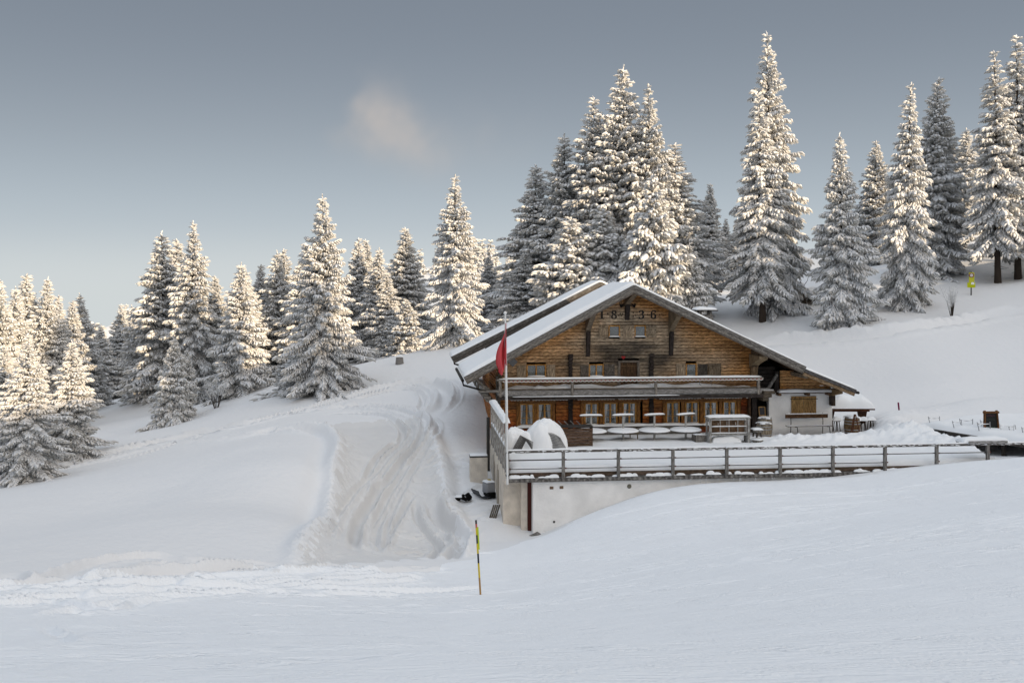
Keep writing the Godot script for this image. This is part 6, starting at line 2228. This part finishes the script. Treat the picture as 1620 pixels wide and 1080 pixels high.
	# chairs: only their backs show
	var spots := [[1463, 20.45, 48.9], [1489, 21.0, 47.6], [1505, 21.55, 47.9], [1521, 21.7, 46.4], [1529, 22.25, 47.4], [1541, 22.55, 46.0], [1560, 22.95, 46.3], [1569, 23.2, 45.4], [1583, 23.55, 45.6], [1606, 24.0, 44.6]]
	var labs := ["buried metal chair back farthest left on the raised deck", "second buried metal chair back from the left on the deck", "third buried metal chair back from the left on the deck", "buried metal chair back just left of the framed board", "frosted white chair back in front of the framed board at left", "frosted white chair back in front of the framed board at right", "buried metal chair back just right of the framed board", "second buried metal chair back right of the framed board", "third buried metal chair back right of the framed board", "buried metal chair back nearest the right picture edge"]
	var c0: Node3D
	for k in spots.size():
		var at := Vector3(spots[k][1], 0.66, -spots[k][2])
		var trn = TURN + [0.0, 0.25, -0.2, 0.1, 0.3, -0.3, 0.4, -0.1, 0.15, 0.0][k]
		if k > 0:
			var c := copy_of(c0, labs[k], at, trn)
			c.scale = Vector3.ONE * [1.0, 0.95, 1.05, 1.15, 1.1, 1.05, 0.85, 0.95, 1.1, 1.0][k]
			if k == 4 or k == 5:
				for ch in c.get_children():
					if ch is MeshInstance3D and ch.name != "rime": ch.material_override = M.frosted
			continue
		c0 = thing("buried_chair", labs[0], "chair", at, trn, "chairs buried on the raised deck")
		for sg in [-1.0, 1.0]:
			var lm := MB.new()
			lm.col = Color(0.28, 0.28, 0.29)
			lm.tube([Vector3(sg * 0.24, -0.25, 0.10), Vector3(sg * 0.255, 0.20, 0.0), Vector3(sg * 0.29, 0.46, -0.06)], [0.017, 0.017, 0.015], 7)
			part("upright", lm, M.paint, c0)
		var tm := MB.new()
		tm.col = Color(0.28, 0.28, 0.29)
		tm.tube([Vector3(-0.285, 0.40, -0.045), Vector3(0.0, 0.36, -0.035), Vector3(0.285, 0.39, -0.045)], [0.014, 0.014, 0.014], 7)
		part("top_rail", tm, M.paint, c0)
		snow_on(c0, Vector3(0, 0.375, -0.04), 0.5, 0.035, 0.025, Basis(), "rime")
	var fb := thing("menu_board", "framed dark chalk board standing tilted on the raised deck", "menu board", Vector3(22.25, 0.62, -46.9), TURN + 0.12)
	fb.rotation.z = -0.07
	fb.rotation.x = -0.12
	var oc := Color(0.22, 0.10, 0.04)
	beam("frame_post", fb, Vector3(-0.36, -0.05, 0.0), Vector3(-0.33, 1.02, 0.0), 0.07, 0.13, oc)
	beam("frame_post", fb, Vector3(0.40, -0.05, 0.0), Vector3(0.30, 1.06, 0.0), 0.07, 0.13, oc)
	beam("frame_bar", fb, Vector3(-0.44, 0.93, 0.02), Vector3(0.42, 0.97, 0.02), 0.07, 0.10, oc)
	beam("frame_bar", fb, Vector3(-0.36, 0.06, 0.02), Vector3(0.40, 0.06, 0.02), 0.06, 0.10, oc)
	var bk := MB.new()
	bk.col = Color(0.012, 0.013, 0.013)
	bk.box(Vector3(0.0, 0.5, -0.01), Vector3(0.66, 0.86, 0.03))
	part("slate", bk, M.paint, fb)
	var r := RandomNumberGenerator.new()
	r.seed = 9
	for k in 3:      # chalk lines, unreadable at this distance
		var cm := MB.new()
		cm.col = [Color(0.20, 0.04, 0.09), Color(0.08, 0.10, 0.08), Color(0.05, 0.16, 0.07)][k]
		var y: float = [0.80, 0.62, 0.26][k]
		for q in 12:
			var x := -0.24 + 0.04 * q
			cm.bar(Vector3(x, y + r.randf_range(-0.02, 0.02), 0.008), Vector3(x + r.randf_range(0.01, 0.035), y + r.randf_range(-0.03, 0.03), 0.008), 0.004, 0.012, 0.001)
		part("chalk_line", cm, M.paint, fb)
	var pf := thing("folded_parasol", "pale folded parasol at the right picture edge on the deck", "parasol", Vector3(24.35, 0.6, -45.0))
	pf.rotation.z = -0.12
	var fm := MB.new()
	fm.col = Color(0.42, 0.33, 0.36)
	fm.lathe(Vector3.ZERO, [Vector2(0.02, 0.1), Vector2(0.14, 0.2), Vector2(0.13, 0.6), Vector2(0.09, 1.1), Vector2(0.03, 1.5), Vector2(0.002, 1.55)], 9)
	part("canopy", fm, M.cloth, pf)
	var pom := MB.new()
	pom.col = Color(0.25, 0.2, 0.2)
	pom.tube([Vector3(0, -0.3, 0), Vector3(0, 1.7, 0)], [0.025, 0.025], 8)
	part("pole", pom, M.paint, pf)

	# things along the side wall
	var bx := hw(-2.05, 0, 4.3)
	var ub := thing("utility_box", "cream utility cabinet with dark lid against the terrace side wall", "cabinet", Vector3(bx.x, gy(bx.x, -bx.z) - 0.15, bx.z), TURN)
	var um := MB.new()
	um.box(Vector3(0.1, 0.62, 0), Vector3(0.78, 1.25, 0.6))
	part("body", um, M.render, ub)
	var ul := MB.new()
	ul.col = Color(0.05, 0.05, 0.05)
	ul.box(Vector3(0.1, 1.27, 0), Vector3(0.82, 0.07, 0.64))
	part("lid", ul, M.paint, ub)
	snow_on(ub, Vector3(0.1, 1.305, 0), 0.8, 0.6, 0.07)
	var hx := hw(-1.72, 0, 5.9)
	var sb := thing("snow_blower", "snow dusted grey machine with a curved blade by the cellar wall", "snow blower", Vector3(hx.x, gy(hx.x, -hx.z) - 0.05, hx.z), TURN + 0.4)
	var sm := MB.new()
	sm.col = Color(0.30, 0.30, 0.31)
	sm.box(Vector3(0.12, 0.42, 0), Vector3(0.42, 0.5, 0.5), Basis(), 0.06)
	part("engine_cover", sm, M.paint, sb)
	var sk := MB.new()
	sk.col = Color(0.04, 0.035, 0.03)
	sk.box(Vector3(0.12, 0.12, 0.1), Vector3(0.36, 0.25, 0.5))
	part("chassis", sk, M.iron, sb)
	var bl := MB.new()
	bl.col = Color(0.22, 0.23, 0.25)
	var blade := func(i: int, j: int) -> Vector3:
		var an := lerpf(-0.4, 1.35, i / 14.0)
		return Vector3(-0.28 - 0.42 * sin(an) + 0.1, 0.42 - 0.42 * cos(an) + 0.05, lerpf(-0.3, 0.45, j / 5.0))
	bl.sheet(15, 6, blade)
	bl.sheet(15, 6, func(i: int, j: int) -> Vector3: return blade.call(i, j) + Vector3(0.01, 0.012, 0), true)
	part("blade", bl, M.metal, sb)
	var yc := MB.new()
	yc.col = Color(0.45, 0.34, 0.10)
	yc.box(Vector3(0.15, 0.72, 0.0), Vector3(0.14, 0.10, 0.16), Basis(), 0.02)
	part("cap", yc, M.paint, sb)
	snow_on(sb, Vector3(0.12, 0.665, 0), 0.42, 0.5, 0.09)
	var wx := hw(-1.55, 0, 8.3)
	var wp := thing("leaning_planks", "short weathered planks leaning at the foot of the cellar wall", "planks", Vector3(wx.x, gy(wx.x, -wx.z) - 0.1, wx.z), TURN)
	for k in 4:
		beam("plank", wp, Vector3(-0.22 + 0.08 * k, 0.0, 0.12), Vector3(-0.02 + 0.08 * k, 0.52, -0.12), 0.07, 0.03, tone(0.20, 0.17, 0.13, 0.2))
	var dx := hw(-2.75, 0, 6.6)
	var db := thing("debris_lump", "dark lump of frozen earth poking out left of the grey machine", "lump", Vector3(dx.x, gy(dx.x, -dx.z), dx.z))
	for k in 3:
		var dm := MB.new()
		dm.col = Color(0.06, 0.045, 0.035)
		dm.box(Vector3([-0.28, 0.05, 0.22][k], [0.02, 0.08, 0.12][k], 0), Vector3([0.35, 0.3, 0.22][k], [0.14, 0.2, 0.3][k], 0.3), Basis(Vector3(0, 0, 1), [0.2, -0.4, 0.6][k]), 0.04)
		part("clod", dm, M.bark, db)
	snow_on(db, Vector3(-0.1, 0.12, 0), 0.5, 0.3, 0.09)
	for k in 3:
		var px := hw([-1.38, -1.30, -1.28][k], 0, [2.6, 4.6, 6.6][k])
		var pip := thing("drain_pipe", ["dark upright pipe at the far end of the terrace side wall", "slim pipe on the terrace side wall behind the grey machine", "slim pipe on the terrace side wall above the leaning planks"][k], "pipe", Vector3(px.x, 0, px.z))
		var pm3 := MB.new()
		pm3.col = [Color(0.05, 0.045, 0.04), Color(0.45, 0.42, 0.38), Color(0.4, 0.36, 0.3)][k]
		pm3.tube([Vector3(0, -1.9, 0), Vector3(0, [1.3, -0.1, -0.2][k], 0)], [[0.08, 0.045, 0.04][k]] + [[0.08, 0.045, 0.04][k]], 8)
		part("pipe", pm3, M.paint, pip)

	# little roofed wood store, netted stump, saplings and bare bushes on the slopes
	var hu := thing("wood_store", "small snow covered stone store at the foot of the tallest spruce", "store", Vector3(25.1, gy(25.1, 83.6) - 0.1, -83.6), -0.2)
	var hm := MB.new()
	hm.box(Vector3(0, 0.4, 0), Vector3(2.4, 0.8, 1.6), Basis(), 0.05)
	part("body", hm, M.concrete, hu)
	for k in 5:
		beam("log", hu, Vector3(-0.95 + 0.4 * k, 0.3, 0.5), Vector3(-0.95 + 0.4 * k, 0.3, 0.88), 0.3, 0.3, Color(0.07, 0.055, 0.045), "wood", 0.08)
	snow_on(hu, Vector3(0, 0.8, 0), 2.7, 1.9, 0.6, Basis(), "snow", 3.0)
	var sp := thing("stump", "frosted wire netted stump on the crest left of the roof", "stump", Vector3(-7.7, gy(-7.7, 69.2), -69.2))
	var spm := MB.new()
	spm.col = Color(0.22, 0.21, 0.20)
	spm.lathe(Vector3.ZERO, [Vector2(0.30, -0.1), Vector2(0.27, 0.2), Vector2(0.24, 0.5), Vector2(0.001, 0.55)], 12)
	part("netting", spm, M.cloth, sp)
	snow_on(sp, Vector3(0, 0.5, 0), 0.5, 0.5, 0.16, Basis(), "snow", 2.2)
	bare_bush("bare frosted bush of long upright stems below the piste sign", Vector3(33.1, gy(33.1, 76.0), -76.0), 2.5, 18, 0.35)
	bare_bush("twiggy frosted bush left of the large slope spruce", Vector3(-20.2, gy(-20.2, 69.0), -69.0), 2.3, 16, 0.6)
	bare_bush("low frosted twigs at the right foot of the large slope spruce", Vector3(-11.1, gy(-11.1, 65.8), -65.8), 0.9, 14, 0.6)
	bare_bush("small frosted shrub in the snow right of the tallest spruce", Vector3(22.4, gy(22.4, 80.5), -80.5), 1.0, 14, 0.7)
	bare_bush("small frosted shrub on the sunlit snow behind the right roof slope", Vector3(19.6, gy(19.6, 95.0), -95.0), 1.5, 20, 0.7)
	var sa := thing("bent_sapling", "thin bent sapling between the tallest spruce and the small store", "sapling", Vector3(23.9, gy(23.9, 81.5), -81.5))
	var sam := MB.new()
	sam.tube([Vector3(0, -0.1, 0), Vector3(-0.35, 0.9, 0), Vector3(-0.45, 1.8, 0), Vector3(-0.8, 2.6, 0)], [0.06, 0.05, 0.04, 0.015], 6)
	sam.tube([Vector3(-0.45, 1.8, 0), Vector3(-0.1, 2.3, 0.1), Vector3(0.0, 2.9, 0.2)], [0.03, 0.02, 0.008], 5)
	sam.tube([Vector3(-0.3, 1.1, 0), Vector3(-0.9, 1.5, 0.1), Vector3(-1.1, 1.9, 0.2)], [0.03, 0.02, 0.008], 5)
	part("stem", sam, M.bark, sa)

func bare_bush(label: String, at: Vector3, h: float, n: int, spread: float) -> void:
	var o := thing("bare_bush", label, "bush", at)
	var dark := MB.new()
	var rime := MB.new()
	var r := RandomNumberGenerator.new()
	r.seed = int(at.x * 10.0) + 500
	rime.col = Color(0.62, 0.62, 0.62)
	for k in n:
		var a := r.randf() * TAU
		var out := Vector3(cos(a), 0, sin(a)) * r.randf_range(0.15, 1.0) * spread * h
		var l := h * r.randf_range(0.6, 1.0)
		var p := [Vector3(out.x * 0.1, -0.1, out.z * 0.1), Vector3(out.x * 0.4, l * 0.45, out.z * 0.4), out + Vector3(0, l, 0)]
		dark.tube([p[0], p[1]], [0.022, 0.014], 5)
		rime.tube([p[1], p[2]], [0.020, 0.010], 5)
		for q in 4:
			var t := r.randf_range(0.1, 0.9)
			var s: Vector3 = p[1].lerp(p[2], t)
			rime.tube([s, s + Vector3(r.randf_range(-0.3, 0.3), r.randf_range(0.1, 0.35), r.randf_range(-0.3, 0.3)) * minf(h * 0.5, 1.0)], [0.014, 0.006], 4)
	part("stems", dark, M.bark, o)
	part("twigs", rime, M.cloth, o)


# ---------------------------------------------------------------- sky
func sky_image() -> ImageTexture:
	var w := 1536
	var h := 768
	var im := Image.create(w, h, false, Image.FORMAT_RGBF)
	var f := FastNoiseLite.new()
	f.seed = 14
	f.frequency = 0.9
	f.fractal_octaves = 5
	var sun := SUN_TO.normalized()
	var hor := Vector3(0.395, 0.422, 0.428)
	for y in h:
		var el := (0.5 - (y + 0.5) / h) * PI
		var deg := rad_to_deg(el)
		var c: Vector3
		if deg <= 0.0: c = hor
		else:
			# pale over the horizon, slate blue above, paler again overhead where thin cloud scatters the light
			var stops := [[0.0, hor], [3.6, Vector3(0.302, 0.340, 0.369)], [8.9, Vector3(0.198, 0.229, 0.263)], [15.7, Vector3(0.136, 0.160, 0.193)], [26.0, Vector3(0.185, 0.208, 0.24)], [50.0, Vector3(0.39, 0.425, 0.475)], [90.0, Vector3(0.48, 0.52, 0.57)]]
			var k := 0
			while k < stops.size() - 2 and deg >= stops[k + 1][0]: k += 1
			c = (stops[k][1] as Vector3).cubic_interpolate_in_time(stops[k + 1][1], stops[maxi(k - 1, 0)][1], stops[mini(k + 2, stops.size() - 1)][1], (deg - stops[k][0]) / (stops[k + 1][0] - stops[k][0]), stops[k + 1][0] - stops[k][0], stops[maxi(k - 1, 0)][0] - stops[k][0], stops[mini(k + 2, stops.size() - 1)][0] - stops[k][0])
		for x in w:
			var az := wrapf((x + 0.5) / w * TAU, -PI, PI)      # the picture's left edge looks along -Z
			var d := Vector3(sin(az) * cos(el), sin(el), -cos(az) * cos(el))
			var q := c
			if deg > -2.0:
				# haze glowing round the low sun
				var g := maxf(d.dot(sun), 0.0)
				q += Vector3(1.0, 0.80, 0.55) * (0.8 * pow(g, 5.0) + 0.5 * pow(g, 60.0))
				# away from the sun, the air behind the camera is as bright as snow light makes it
				var bk := smoothstep(-0.1, 0.9, d.z)
				q *= 1.0 + 0.5 * bk * smoothstep(0.0, 8.0, deg)
				# one wisp of cloud
				var a := rad_to_deg(az)
				if absf(a + 5.5) < 11.0 and absf(deg - 8.2) < 7.0:
					var p := Vector2(a + 7.0, deg - 8.75)
					var along := p.dot(Vector2(0.84, -0.54))
					var over := p.dot(Vector2(0.54, 0.84))
					var nn := f.get_noise_2d(a * 0.55, deg * 0.55)
					var n2 := f.get_noise_2d(a * 1.6 + 40.0, deg * 1.6)
					var wd := lerpf(1.6, 1.25, clampf((along + 2.0) / 5.0, 0, 1))
					var m := exp(-pow((over + nn * 0.5) / wd, 2.0)) * smoothstep(-3.0, -1.1, along + nn * 0.9) * smoothstep(5.6, -0.4, along + nn)
					m = clampf(m * (0.95 + n2 * 0.28), 0, 1) * 0.60
					m += 0.07 * exp(-pow((p.x - 5.0) / 3.0, 2.0) - pow((p.y + 0.6) / 1.6, 2.0)) * (0.8 + nn)
					q = q.lerp(Vector3(0.37, 0.332, 0.306), clampf(m, 0, 1))
			im.set_pixel(x, y, Color(q.x, q.y, q.z))
	return ImageTexture.create_from_image(im)
